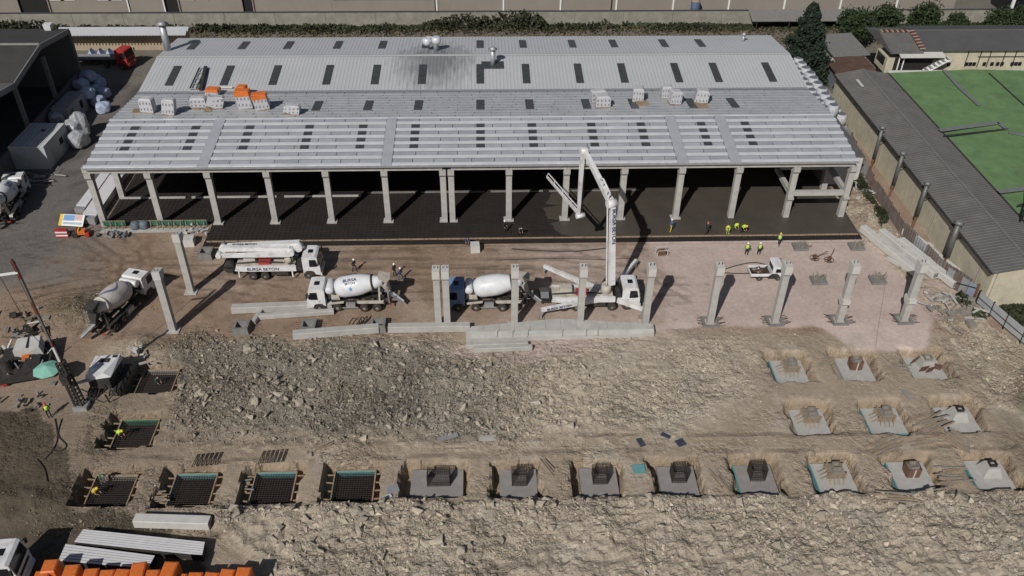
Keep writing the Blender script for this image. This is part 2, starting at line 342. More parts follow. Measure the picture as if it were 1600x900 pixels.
def tracks(x, y):
    out = np.zeros(np.shape(x)); wob = (fbm(x, y, .3, 2, 97)-.5)*.9
    for k, P in enumerate(PATHS):
        d = np.full(np.shape(x), 9e9)
        for q, ((a, b), (c, e)) in enumerate(zip(P[:-1], P[1:])):
            L2 = (c-a)**2+(e-b)**2; u = ((x-a)*(c-a)+(y-b)*(e-b))/L2; t = np.clip(u, 0, 1); dd = np.hypot(x-a-t*(c-a), y-b-t*(e-b))
            if q == 0: dd = np.where(u < 0, 99, dd)
            if q == len(P)-2: dd = np.where(u > 1, 99, dd)
            d = np.minimum(d, dd)
        for off in (0.95, 2.3) if k < 4 else (0.95,):
            out = np.maximum(out, (1-sst(.16, .36, np.abs(np.abs(d+wob)-off)))*(1 if off < 1 else .6))
    return out*sst(.28, .52, fbm(x, y, .35, 3, 98))
def lerp3(c, col, m): return c*(1-m[..., None])+np.array(col)*m[..., None]
def soil(x, y, z):
    n1 = fbm(x, y, 0.13, 4, 61); n2 = fbm(x, y, 0.6, 4, 63)
    c = np.zeros(np.shape(x)+(3,))+np.array((0.27, 0.195, 0.14))
    c = lerp3(c, (0.335, 0.26, 0.20), sst(.40, .64, n1))
    c = lerp3(c, (0.19, 0.165, 0.145), sst(-36, -46, x)*sst(78, 82, y))
    c = lerp3(c, (0.145, 0.132, 0.122), polym(x, y, YARD, 1.5, 13)*0.85)
    c = lerp3(c, (0.17, 0.155, 0.13), sst(133, 136, y))
    c = lerp3(c, (0.53, 0.43, 0.385), softm(x, y, PAD, 0.5, 15, .3))
    c = lerp3(c, (0.47, 0.375, 0.325), polym(x, y, [(0, 67.3), (4, 70.5), (21, 72.5), (25, 70), (23, 68.6), (8, 66)], 0.7, 16)*0.9)
    c = lerp3(c, (0.45, 0.36, 0.31), sst(-4, 22, x)*rectm(x, y, 0, 60, 72, 87, 1)*0.7)
    lo = sst(71, 69.5, y)*sst(-37, -34, x)
    c = lerp3(c, (0.345, 0.285, 0.215), lo*(1-polym(x, y, PAD, 0.5, 15))*(1-polym(x, y, [(0, 67.3), (4, 70.5), (21, 72.5), (25, 70), (23, 68.6), (8, 66)], 0.7, 16))*0.85)
    ru = softm(x, y, RUB, 1.8, 3, 1.3)
    c = lerp3(c, (0.20, 0.178, 0.145), ru*sst(14, 2, x)); c = lerp3(c, (0.40, 0.345, 0.27), ru*sst(-2, 12, x)*0.85)
    c = lerp3(c, (0.385, 0.33, 0.258), softm(x, y, BANK, .6, 9, .4)*0.9)
    c = lerp3(c, (0.40, 0.345, 0.26), polym(x, y, GRAV, 0.7)*sst(.35, .6, n2)*0.9)
    c = lerp3(c, (0.19, 0.15, 0.11), sst(-14, -30, x)*sst(68, 60, y)*.7)
    c = lerp3(c, (0.43, 0.385, 0.32), sst(.58, .72, fbm(x, y, .28, 4, 99))*sst(71, 69, y)*sst(-20, 0, x)*.45)
    c = lerp3(c, (0.078, 0.064, 0.046), polym(x, y, DARKS, 1.5, 19)*(0.65+0.35*n2))
    c = lerp3(c, (0.10, 0.085, 0.05), np.exp(-(((x+39.5)/3.6)**2+((y-76)/3.0)**2))*0.8)
    c = lerp3(c, (0.12, 0.10, 0.065), sst(45, 58, x)*sst(72, 62, y)*sst(.45, .62, n1)*0.7)
    c = lerp3(c, (0.13, 0.095, 0.06), rectm(x, y, -31, -24.5, 68.5, 71.3, .8)*0.6)
    c = lerp3(c, (0.29, 0.22, 0.15), sst(-0.12, -0.5, z)*0.8)
    c = lerp3(c, (0.17, 0.115, 0.075), sst(.58, .70, fbm(x, y, .5, 4, 91))*rectm(x, y, -46, 24, 72, 92, 1)*0.45)
    tr = tracks(x, y)[..., None]*.34
    return c*(1-tr)
def axis(segs):
    out = []
    for a, b, st in segs: out += list(np.arange(a, b, st))
    out.append(segs[-1][1]); return np.array(out)
xs = axis([(-2500, -300, 400), (-300, -100, 25), (-100, -46, 1.2), (-46, 62, 0.23), (62, 110, 1.5), (110, 300, 25), (300, 2500, 400)])
ys = axis([(-600, 0, 150), (0, 36, 4), (36, 39.5, 0.6), (39.5, 73, 0.23), (73, 93, 0.32), (93, 100, .6), (100, 165, 1.5), (165, 300, 20), (300, 3000, 450)])
gx, gy = np.meshgrid(xs, ys); gz = terrain(gx, gy); gc = soil(gx, gy, gz); gr_ = roughness(gx, gy, gz)
def grid_mesh(name, gx, gy, gz, gc, ga):
    ny, nx = gx.shape; me = bpy.data.meshes.new(name)
    v = np.stack([gx, gy, gz], -1).reshape(-1, 3).astype(np.float32)
    a = (np.arange(ny-1)[:, None]*nx+np.arange(nx-1)[None]).ravel()
    f = np.stack([a, a+1, a+nx+1, a+nx], -1).astype(np.int32)
    me.vertices.add(len(v)); me.vertices.foreach_set('co', v.ravel())
    me.loops.add(f.size); me.loops.foreach_set('vertex_index', f.ravel())
    me.polygons.add(len(f)); me.polygons.foreach_set('loop_start', np.arange(0, f.size, 4, dtype=np.int32))
    me.update(calc_edges=True); me.shade_flat()
    at = me.color_attributes.new('col', 'FLOAT_COLOR', 'POINT')
    at.data.foreach_set('color', np.concatenate([gc.reshape(-1, 3), ga.reshape(-1, 1)], 1).astype(np.float32).ravel())
    me.validate(); return me
struct(mk('ground', grid_mesh('ground', gx, gy, gz, gc, gr_), GROUND_M), 'brown construction site ground with excavated pits and rubble')
def ground_z(x, y):
    """height of the built ground sheet, bilinear"""
    x = np.atleast_1d(np.asarray(x, float)); y = np.atleast_1d(np.asarray(y, float))
    i = np.clip(np.searchsorted(xs, x)-1, 0, len(xs)-2); j = np.clip(np.searchsorted(ys, y)-1, 0, len(ys)-2)
    u = (x-xs[i])/(xs[i+1]-xs[i]); v = (y-ys[j])/(ys[j+1]-ys[j])
    return (gz[j, i]*(1-u)+gz[j, i+1]*u)*(1-v)+(gz[j+1, i]*(1-u)+gz[j+1, i+1]*u)*v
def tz(x, y): return float(ground_z(x, y)[0])

# ------------------------------------------------------------------ broken rock
def rock_template(seed, flat):
    r = np.random.default_rng(seed); bm = bmesh.new()
    for i in range(11):
        p = r.normal(size=3); p /= np.linalg.norm(p); p *= r.uniform(.8, 1.05)
        bm.verts.new((p[0]*.5, p[1]*.5*r.uniform(.7, 1), p[2]*.5*flat))
    res = bmesh.ops.convex_hull(bm, input=bm.verts)
    bmesh.ops.delete(bm, geom=[g for g in res['geom_interior'] if isinstance(g, bmesh.types.BMVert)], context='VERTS')
    bmesh.ops.triangulate(bm, faces=bm.faces); bm.verts.index_update()
    v = np.array([q.co[:] for q in bm.verts]); f = np.array([[q.index for q in fc.verts] for fc in bm.faces]); bm.free()
    return v, f
ROCKS = [rock_template(i, random.uniform(.45, .9)) for i in range(14)]
def rocks_mesh(name, pts):
    """pts: rows x, y, size, r, g, b -> one mesh of separate stones"""
    V = []; F = []; C = []; o = 0
    zz = ground_z(pts[:, 0], pts[:, 1]); tid = RNG.integers(0, len(ROCKS), len(pts))
    for k, (v, f) in enumerate(ROCKS):
        p = pts[tid == k]; z = zz[tid == k]; n = len(p)
        if not n: continue
        q = np.stack([RNG.normal(0, .24, n), RNG.normal(0, .24, n)], 1); th = RNG.uniform(0, 6.28, n)
        sc = p[:, 2:3]*np.stack([RNG.uniform(.8, 1.6, n), RNG.uniform(.55, 1.0, n), RNG.uniform(.7, 1.1, n)], 1)
        w_ = v[None]*sc[:, None]                       # scale, tilt about x and y, spin about z
        cx_, sx_, cy_, sy_ = np.cos(q[:, 0]*2), np.sin(q[:, 0]*2), np.cos(q[:, 1]*2), np.sin(q[:, 1]*2)
        X, Y, Z = w_[..., 0], w_[..., 1], w_[..., 2]
        Y, Z = Y*cx_[:, None]-Z*sx_[:, None], Y*sx_[:, None]+Z*cx_[:, None]; X, Z = X*cy_[:, None]+Z*sy_[:, None], -X*sy_[:, None]+Z*cy_[:, None]
        X, Y = X*np.cos(th)[:, None]-Y*np.sin(th)[:, None], X*np.sin(th)[:, None]+Y*np.cos(th)[:, None]
        V.append(np.stack([X+p[:, :1], Y+p[:, 1:2], Z+(z+p[:, 2]*.07)[:, None]], -1).reshape(-1, 3))
        F.append((f[None]+(np.arange(n)*len(v))[:, None, None]+o).reshape(-1, 3)); o += n*len(v); C.append(np.repeat(p[:, 3:6], len(v), 0))
    V = np.concatenate(V).astype(np.float32); F = np.concatenate(F).astype(np.int32); C = np.concatenate(C)
    me = bpy.data.meshes.new(name); me.vertices.add(len(V)); me.vertices.foreach_set('co', V.ravel())
    me.loops.add(F.size); me.loops.foreach_set('vertex_index', F.ravel())
    me.polygons.add(len(F)); me.polygons.foreach_set('loop_start', np.arange(0, F.size, 3, dtype=np.int32))
    me.update(calc_edges=True); me.shade_flat()
    at = me.color_attributes.new('col', 'FLOAT_COLOR', 'POINT')
    at.data.foreach_set('color', np.concatenate([C, np.ones((len(V), 1))], 1).astype(np.float32).ravel())
    me.validate(); return me
def in_pit(x, y, mrg=0.15):
    m = np.zeros(np.shape(x), bool)
    for (cx, cy, hw, k) in FOOT: m |= (np.abs(x-cx) < hw+1.0+mrg) & (np.abs(y-cy) < 2.2+mrg)
    return m
def scatter(n, box, mask, smin, smax, base, var, power=2.2, tint=None):
    x = RNG.uniform(box[0], box[1], n); y = RNG.uniform(box[2], box[3], n)
    keep = (mask(x, y) > RNG.uniform(0, 1, n)) & ~in_pit(x, y); x, y = x[keep], y[keep]
    s = smin*(1-RNG.uniform(0, 1, len(x))*(1-(smin/smax)**power))**(-1/power)
    k = RNG.normal(1, var, (len(x), 1)).clip(.5, 1.6)
    c = (np.array(base)[None]*.6+soil(x, y, x*0)*.5)*k*(1+RNG.normal(0, .035, (len(x), 3)))
    if tint is not None: c = c*tint(x, y)[:, None]
    return np.concatenate([x[:, None], y[:, None], s[:, None], c], 1)
m_rubL = lambda x, y: softm(x, y, RUB, 1.8, 3, 1.3)*sst(19, 5, x)*(0.4+0.6*sst(.30, .5, fbm(x, y, .33, 4, 55)))
m_rubR = lambda x, y: softm(x, y, RUB, 1.8, 3, 1.3)*sst(3, 14, x)*sst(.38, .62, fbm(x, y, .4, 4, 56))*0.8
m_bank = lambda x, y: polym(x, y, BANK, .5, 9)*(0.10+0.90*sst(.47, .66, fbm(x, y, .33, 4, 57)+0.24*sst(45.8, 48.2, y)))
m_grav = lambda x, y: polym(x, y, GRAV, 0.7)*(0.25+.75*sst(.4, .6, fbm(x, y, .35, 3, 58)))
m_loose = lambda x, y: sst(.38, .72, fbm(x, y, .3, 4, 59))*(1-polym(x, y, PAD, .5, 15))*(y < 71.5)
m_left = lambda x, y: np.clip(polym(x, y, [(-46, 66), (-37, 73.5), (-33, 78), (-41, 79.5), (-46, 76)], 1.0), 0, 1)*.8
pts = np.concatenate([
    scatter(46000, (-30, 18, 54, 72.5), m_rubL, .10, .75, (.275, .242, .196), .2, 1.95),
    scatter(17000, (3, 35, 54, 71), m_rubR, .09, .7, (.42, .37, .295), .16, 2.1),
    scatter(30000, (-20, 62, 38, 49), m_bank, .08, .85, (.40, .355, .29), .18, 1.9),
    scatter(6500, (50, 62, 54, 99), m_grav, .12, .5, (.45, .395, .30), .13),
    scatter(30000, (-33, 61, 46, 72), m_loose, .06, .4, (.36, .31, .24), .2, 2.2),
    scatter(1600, (-46, -33, 65, 80), m_left, .12, .5, (.17, .15, .11), .25),
    scatter(900, (-41, -25, 46, 51), lambda x, y: sst(.4, .6, fbm(x, y, .4, 3, 60)), .12, .5, (.20, .17, .13), .2)])
tag(mk('rubble', rocks_mesh('rubble', pts), ROCK_M), 'heaped broken grey and tan limestone rubble', 'rubble', kind='stuff')
bpts = np.concatenate([
    scatter(1500, (-18, 55, 43, 48.7), m_bank, .75, 1.35, (.36, .32, .255), .12, 2.5)[:95],
    scatter(800, (-26, 16, 56, 69), m_rubL, .75, 1.15, (.27, .245, .20), .13, 2.5)[:85],
    scatter(900, (52, 61, 58, 97), m_grav, .6, 1.0, (.47, .42, .33), .1, 2.5)[:30]])
BL = [('pale angular limestone boulder lying on the front rubble bank', 'boulders on the front rubble bank'),
      ('grey broken rock block in the central rubble field', 'large blocks in the central rubble field'),
      ('pale stone lump on the gravel strip beside the metal fence', 'stone lumps on the gravel by the fence')]
BM = []
for i in range(8):
    v, f = ROCKS[i]; me = bpy.data.meshes.new('boulder'); me.from_pydata([tuple(p) for p in v], [], [tuple(q) for q in f.tolist()])
    at = me.color_attributes.new('col', 'FLOAT_COLOR', 'POINT'); k = .85+.05*i
    at.data.foreach_set('color', np.tile(np.array([.345*k, .305*k, .245*k, 1.]), len(v)).astype(np.float32)); BM.append(me)
for p in bpts:
    o = mk('boulder', BM[random.randrange(8)], ROCK_M, None, (p[0], p[1], tz(p[0], p[1])+p[2]*.2))
    o.rotation_euler = (random.gauss(0, .35), random.gauss(0, .35), random.uniform(0, 6.28)); o.scale = (p[2]*random.uniform(.9, 1.3), p[2]*random.uniform(.7, 1), p[2]*random.uniform(.6, .95))
    b = BL[0] if p[1] < 49.5 else BL[2] if p[0] > 50 else BL[1]; tag(o, b[0], 'boulder', b[1])

# ------------------------------------------------------------------ slab and hall
X0, X1 = -42.6, 49.7
YE, YR, YV, YR2, YF = 92.1, 102.5, 112.9, 123.0, 133.0
ZE, ZR = 8.3, 9.4
WET = mat('wet_concrete', (0.075, 0.064, 0.053), 0.45, var=0.14, scale=0.35, spec=0.35)
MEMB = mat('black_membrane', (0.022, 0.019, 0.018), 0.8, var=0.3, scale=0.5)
def sheet(poly, z, th=0.12):
    return MB().prism(poly, 'z', z-th, z)
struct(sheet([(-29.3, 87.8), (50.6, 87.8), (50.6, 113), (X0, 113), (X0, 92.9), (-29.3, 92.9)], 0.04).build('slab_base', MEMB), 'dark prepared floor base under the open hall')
wet = [(16.5, 88.75)]
for i in range(60): wet.append((15.5-2.0*math.sin(i*.11)-2.2*float(fbm(i*.4+3., 2., .9, 4, 8))+(1.6 if i % 9 < 2 else 0), 88.75+i*.4))
struct(sheet([(50.45, 88.75), (50.45, 112.8)]+wet[::-1], 0.16, .14).build('wet_concrete_floor', WET), 'freshly poured dark wet concrete floor on the right')
mesh_root = thing('rebar_mesh', 'black steel reinforcement mesh laid over the unpoured floor', 'rebar', (0, 0, 0))
mb = MB()
for x in np.arange(-42, 16.5, .55):
    ya = 87.95 if x > -29.2 else 93.1
    mb.bar((x, ya, .075), (x, 112, .075), .03)
for y in np.arange(88, 112, .55):
    mb.bar((-29.2 if y < 93.1 else -42.3, y, .10), (15.5, y, .105), .028)
o = mb.build('bars', REBAR, mesh_root); o['kind'] = 'stuff'
mb = MB()
for x in np.arange(16.5, 50.4, .45): mb.bar((x, 87.85, .1), (x, 88.65, .1), .04)
o = mb.build('apron_bars', REBAR, mesh_root); o['kind'] = 'stuff'
ef = thing('edge_formwork', 'long pale timber edge board line along the slab front', 'formwork', (0, 0, 0))
x = -29.0
while x < 50.3:
    L = min(random.uniform(3.5, 4.2), 50.4-x); MB().box(0, 0, 0, L-.05, .06, .2).build('form_board', TIMBER, ef, loc=(x+L/2, 88.68+random.uniform(-.03, .03), .14)); x += L
mb = MB()
for x in np.arange(-28.5, 50.3, 1.6): mb.box(x, 88.58, .12, .05, .06, .35)
mb.build('stake', TIMBER, ef)
for a, b, y in ((-42.5, -34.2, 99.0), (-33.4, -22.5, 99.0), (-21.5, -11.6, 99.0), (-10.9, -4.5, 99.7), (-3.8, 4.5, 99.7), (5.3, 12.2, 99.7), (13, 25.0, 99.65)):
    tag(MB().box((a+b)/2, y, .16, b-a, .22, .2).build('screed_rail', CONC if y < 99.3 else CONC_DK), 'pale %s screed rail on the dark floor, %s' % ('straight' if y < 99.3 else 'grey', {-42.5: 'leftmost, behind the corner column', -33.4: 'second from the left', -21.5: 'third from the left', -10.9: 'just left of the double column', -3.8: 'behind the double column', 5.3: 'right of the double column', 13: 'behind the pump boom'}[a]), 'rail', 'screed rails on the hall floor')

hall = thing('industrial_hall', 'long precast concrete hall with silver roof and open column front', 'building', (0, 0, 0))
def roofz(y):
    for a, b, za, zb in ((YE, YR, ZE, ZR), (YR, YV, ZR, ZE), (YV, YR2, ZE, ZR), (YR2, YF, ZR, ZE)):
        if y <= b+1e-6: return za+(zb-za)*(y-a)/(b-a)
    return ZE
BX = [(-6-.07+i)*7 for i in range(7)]+[(.07+i)*7 for i in range(8)]
def column_mesh(h, cap=True, mid=False, w=.7):
    m = MB().box(0, 0, h/2-.3, w, w, h+.6)
    if cap:
        m.prism([(-w/2-.28, h-.02), (-w/2-.28, h-.62), (-w/2-.003, h-.98), (w/2+.003, h-.98), (w/2+.28, h-.62), (w/2+.28, h-.02)], 'x', -w/2-.04, w/2+.04)
    return m
cm = column_mesh(7.45).mesh('column')
for i, x in enumerate(BX):
    mk('column', cm, CONC, hall, (x, 92.95, 0))
    if 1 < i < 12: MB().box(x, 92.95, .12, 1.25, 1.05, .2).build('column_base', CONC, hall)
for i in range(14):                       # eave beams between the column heads
    a, b = BX[i], BX[i+1]
    if b-a < 2: continue
    MB().prism([(92.5, 7.46), (92.5, 8.2), (93.35, 8.2), (93.35, 7.46)], 'x', a-.0+.02, b-.02).build('eave_beam', CONC, hall)
MB().box(X0-.15, 92.9, 7.85, .5, .8, .7).build('eave_beam', CONC, hall)
gcol = column_mesh(8.0, False).mesh('column')
for x in (X0+.2, X1-.3):
    for y in (99.5, 106.2): mk('column', gcol, CONC, hall, (x, y, 0))
for x in BX: mk('column', gcol, CONC, hall, (x, 112.2, 0))
for x in BX:                              # roof girders
    MB().prism([(93.3, 7.5), (93.3, 8.1), (YR, 9.15), (111.8, 8.1), (111.8, 7.5), (YR, 8.0)], 'x', x-.2, x+.2).build('roof_girder', CONC, hall)
for z, y0 in ((3.55, 92.95), (3.55, 99.5)):   # mezzanine ring at the right end
    MB().box((BX[13]+BX[14])/2, y0, z, 6.25, .5, .6).build('mezzanine_beam', CONC, hall)
for x in (BX[13], BX[14]):
    MB().box(x, 96.2, 3.55, .5, 5.75, .6).build('mezzanine_beam', CONC, hall)
    MB().prism([(92.3, 3.2), (92.3, 2.9), (92.58, 2.6), (92.58, 3.2)], 'x', x-.36, x+.36).build('corbel', CONC, hall)
MB().box((X0+X1)/2, 113.1, 4.0, X1-X0-.4, .25, 8.2).build('added_inner_wall', SHADEW, hall)  # wall added to keep the open hall dark inside
MB().box(X0+.1, 123, 4.0, .25, 19.4, 8.3).build('side_wall', SHADEW, hall)
MB().box(X1-.1, 123, 4.0, .25, 19.4, 8.3).build('side_wall', SHADEW, hall)
MB().box((X0+X1)/2, YF-.3, 4.0, X1-X0-.4, .25, 8.2).build('rear_wall', SHADEW, hall)
MB().box(X1-.1, 107, 4.0, .2, 11.6, 7.9).build('side_wall', SHADEW, hall)  # right side closed off, added to darken the hall interior
# roof decks
def deck(name, ya, yb, za, zb, m, ribs=None, th=.14):
    mb = MB()
    if not ribs:
        mb.prism([(ya, za), (yb, zb), (yb, zb-th), (ya, za-th)], 'x', X0, X1)
    else:
        xs_ = []; p = ribs; x = X0
        while x < X1-.01: xs_ += [(x, 0), (x+p*.55, 0), (x+p*.66, .03), (x+p*.89, .03)]; x += p
        xs_.append((X1, 0)); n = len(xs_); v = []
        for y, z in ((ya, za), (yb, zb)): v += [(a, y, z+b) for a, b in xs_]
        mb.add(v, [(i, i+1, n+i+1, n+i) for i in range(n-1)])
        mb.prism([(ya, za-.03), (yb, zb-.03), (yb, zb-th), (ya, za-th)], 'x', X0, X1)
    return mb.build(name, m, hall)
deck('roof_deck', YE, YR, ZE, ZR, DECK); deck('roof_deck', YR, YV, ZR, ZE, DECK)  # deck near black so the gaps pass for strip shadow lines
# soot-stained sheet on the old roof
SOOT = bpy.data.materials.new('sooty_metal_roof'); SOOT.use_nodes = True
n = SOOT.node_tree.nodes; l = SOOT.node_tree.links; b = n['Principled BSDF']; b.inputs['Roughness'].default_value = .5
tc = n.new('ShaderNodeTexCoord'); sx = n.new('ShaderNodeVectorMath'); sx.operation = 'SUBTRACT'; sx.inputs[1].default_value = (-2.4, 121.4, 9.2)
l.new(tc.outputs['Object'], sx.inputs[0]); sm = n.new('ShaderNodeVectorMath'); sm.operation = 'MULTIPLY'; sm.inputs[1].default_value = (1/6.2, 1/8.5, 0)
l.new(sx.outputs[0], sm.inputs[0]); ln = n.new('ShaderNodeVectorMath'); ln.operation = 'LENGTH'; l.new(sm.outputs[0], ln.inputs[0])
nz = n.new('ShaderNodeTexNoise'); nz.inputs['Scale'].default_value = 1.0; nz.inputs['Detail'].default_value = 6
mp = n.new('ShaderNodeMapping'); mp.inputs['Scale'].default_value = (2.2, .35, 1); l.new(tc.outputs['Object'], mp.inputs[0]); l.new(mp.outputs[0], nz.inputs['Vector'])
ad = n.new('ShaderNodeMath'); ad.operation = 'MULTIPLY_ADD'; ad.inputs[1].default_value = 1.3; l.new(nz.outputs['Fac'], ad.inputs[0]); l.new(ln.outputs['Value'], ad.inputs[2])
mr = n.new('ShaderNodeMapRange'); mr.inputs[1].default_value = 1.75; mr.inputs[2].default_value = .95; mr.inputs[3].default_value = 0; mr.inputs[4].default_value = .8; l.new(ad.outputs[0], mr.inputs[0])
n2 = n.new('ShaderNodeTexNoise'); n2.inputs['Scale'].default_value = .25; n2.inputs['Detail'].default_value = 8; l.new(tc.outputs['Object'], n2.inputs['Vector'])
cr = n.new('ShaderNodeMix'); cr.data_type = 'RGBA'; cr.inputs[6].default_value = (.42, .43, .445, 1); cr.inputs[7].default_value = (.50, .505, .515, 1); l.new(n2.outputs['Fac'], cr.inputs[0])
mx = n.new('ShaderNodeMix'); mx.data_type = 'RGBA'; mx.inputs[7].default_value = (.13, .14, .145, 1)
l.new(mr.outputs[0], mx.inputs[0]); l.new(cr.outputs[2], mx.inputs[6]); l.new(mx.outputs[2], b.inputs['Base Color'])
deck('roof_sheet', YV, YR2, ZE, ZR, SOOT, ribs=.5); deck('roof_sheet', YR2, YF, ZR, ZE, SOOT, ribs=.5)
MB().prism([(YR2-.4, ZR+.03), (YR2, ZR+.10), (YR2+.4, ZR+.03), (YR2, ZR+.02)], 'x', X0, X1).build('ridge_cap', ROOFM, hall)
MB().prism([(YV-.35, ZE+.13), (YV, ZE+.10), (YV+.35, ZE+.13), (YV, ZE+.06)], 'x', X0, X1).build('valley_gutter', STEEL, hall)
MB().prism([(YE-.12, ZE-.14), (YE-.12, ZE+.09), (YE+.05, ZE+.1), (YE+.05, ZE-.14)], 'x', X0, X1).build('eave_trim', STEEL, hall)
# insulation boards: each course lies between raised strips
STRIPX = [(-28.7, 1.25), (-7.1, 1.25), (28.35, 1.3), (34.75, 1.3)]
SKX = [-38.9, -31.4, -24.7, -17.3, -10.6, -4.05, 4.1, 10.6, 18.1, 24.4, 32.1, 37.7]
ang = math.atan2(ZR-ZE, YR-YE); SL = (YR-YE)/math.cos(ang)
def on_slope(s): return YE+s*math.cos(ang), ZE+s*math.sin(ang)
def slab_board(mb, xa, xb, s0, s1, h0, h1):
    y0, z0 = on_slope(s0); y1, z1 = on_slope(s1); c, n_ = math.cos(ang), -math.sin(ang)
    mb.prism([(y0+n_*h0, z0+c*h0), (y1+n_*h0, z1+c*h0), (y1+n_*h1, z1+c*h1), (y0+n_*h1, z0+c*h1)], 'x', xa, xb); return mb
def free_spans(xa, xb):
    out = [(xa, xb)]
    for c_, w_ in STRIPX:
        nx = []
        for a, b in out:
            if c_-w_/2 > a and c_+w_/2 < b: nx += [(a, c_-w_/2-.03), (c_+w_/2+.03, b)]
            else: nx.append((a, b))
        out = nx
    return out
BOARDS = [mat('silver_roof_board_%s' % k, tuple(c*f for c in (.39, .405, .435)), r_, .12, var=.10, scale=.6, spec=.5) for k, f, r_ in (('a', 1.0, .45), ('b', .93, .42), ('c', 1.07, .38), ('d', .87, .5))]
NROW = 7; P_ = SL/NROW
for r in range(NROW):
    s = r*P_
    for a, b in free_spans(X0+.05, X1-.05):
        slab_board(MB(), a, b, s+.06, s+.54, .0, .15).build('roof_strip', BOARD, hall)
        x = a
        while x < b-.3:
            L = random.uniform(2.1, 2.9)
            if b-(x+L) < 1.2: L = b-x
            slab_board(MB(), x+.04, x+L-.04, s+.72, s+P_-.10, .0, .06).build('roof_board', BOARDS[random.randrange(4)], hall); x += L
for c_, w_ in STRIPX: slab_board(MB(), c_-w_/2, c_+w_/2, .05, SL-.1, 0, .16).build('roof_walkway', BOARDS[2], hall)
mb = MB()                                   # rear slope of the new roof: same boards, finer courses
def bslab(mb, xa, xb, s0, s1, h):
    y0, y1 = YR+s0*math.cos(ang), YR+s1*math.cos(ang); z0, z1 = ZR-s0*math.sin(ang), ZR-s1*math.sin(ang)
    mb.prism([(y0, z0), (y1, z1), (y1, z1+h), (y0, z0+h)], 'x', xa, xb)
for r in range(10):
    s = .15+r*(SL-.5)/10
    bslab(mb, X0+.05, X1-.05, s, s+.34, .12); x = X0+.05
    while x < X1-.5:
        L = random.uniform(2.1, 3.1); L = X1-.05-x if X1-x-L < 1.3 else L
        bslab(mb, x+.05, x+L-.05, s+.44, s+.97, .07); x += L
o = mb.build('rear_roof_boards', BOARD2, hall); o['kind'] = 'stuff'
MB().prism([(YR-.3, ZR+.10), (YR, ZR+.15), (YR+.25, ZR+.11), (YR, ZR+.02)], 'x', X0, X1).build('ridge_cap', BOARD, hall)
def skylight(x, y0, y1, npan, lift, parent=hall):
    mb = MB(); w_ = 1.05; n_ = npan
    for i in range(n_):
        a, b = y0+(y1-y0)*i/n_+.05, y0+(y1-y0)*(i+1)/n_-.05
        mb.prism([(a, roofz(a)+.04), (b, roofz(b)+.04), (b, roofz(b)+lift), (a, roofz(a)+lift)], 'x', x-w_/2, x+w_/2)
    mb.build('skylight', SKYL, parent)
for i, x in enumerate(SKX):
    for r_ in range(2, 6):                     # glazed panes replace the boards between the raised strips
        slab_board(MB(), x-.52, x+.52, r_*P_+.66, r_*P_+P_-.02, .02, .10).build('skylight', SKYL, hall)
    if i > 2: skylight(x, 105.3, 109.0, 3, .17)
    skylight(x, 114.8, 120.2, 5, .12); skylight(x, 126.5, 130.6, 4, .12)
skylight(45.4, 114.8, 120.2, 5, .12)
MB().prism([(118.9, roofz(118.9)+.06), (120.9, roofz(120.9)+.06), (120.9, roofz(120.9)+.13), (118.9, roofz(118.9)+.13)], 'x', 4.3, 7.5).build('flue_plate', SKYL, hall)
def flue(x, y, h, r, cap, m=STEEL, double=False):
    z = roofz(y); mb = MB().cyl((x, y, z-.1), (x, y, z+h), r, r, 12); mb.build('flue_pipe', m, hall, True)
    if cap: MB().cyl((x, y, z+h+.12), (x, y, z+h+.5), r*1.9, r*.35, 14).build('flue_cap', m, hall, True)
flue(-2.4, 125.2, 2.0, .34, False); flue(5.95, 120.0, 2.3, .36, True)
flue(-42.0, 126.2, 3.9, .5, True); flue(44.6, 129.6, .9, .25, True)
for dx, dz in ((-1.25, 2.75), (.12, 2.9)):
    MB().lathe((-2.4+dx, 125.2, 9.1+dz-.65), (-2.4+dx, 125.2, 11), [(0, .45), (.2, .68), (.7, .68), (1.0, .55), (1.15, .25)], 14).build('flue_cowl', mat('white_cowl', (.6, .62, .66), .4, .2, var=.1), hall, True)
MB().cyl((-3.6, 125.2, 11.3), (-2.3, 125.2, 11.2), .16, .16, 8).build('flue_elbow', STEEL, hall)
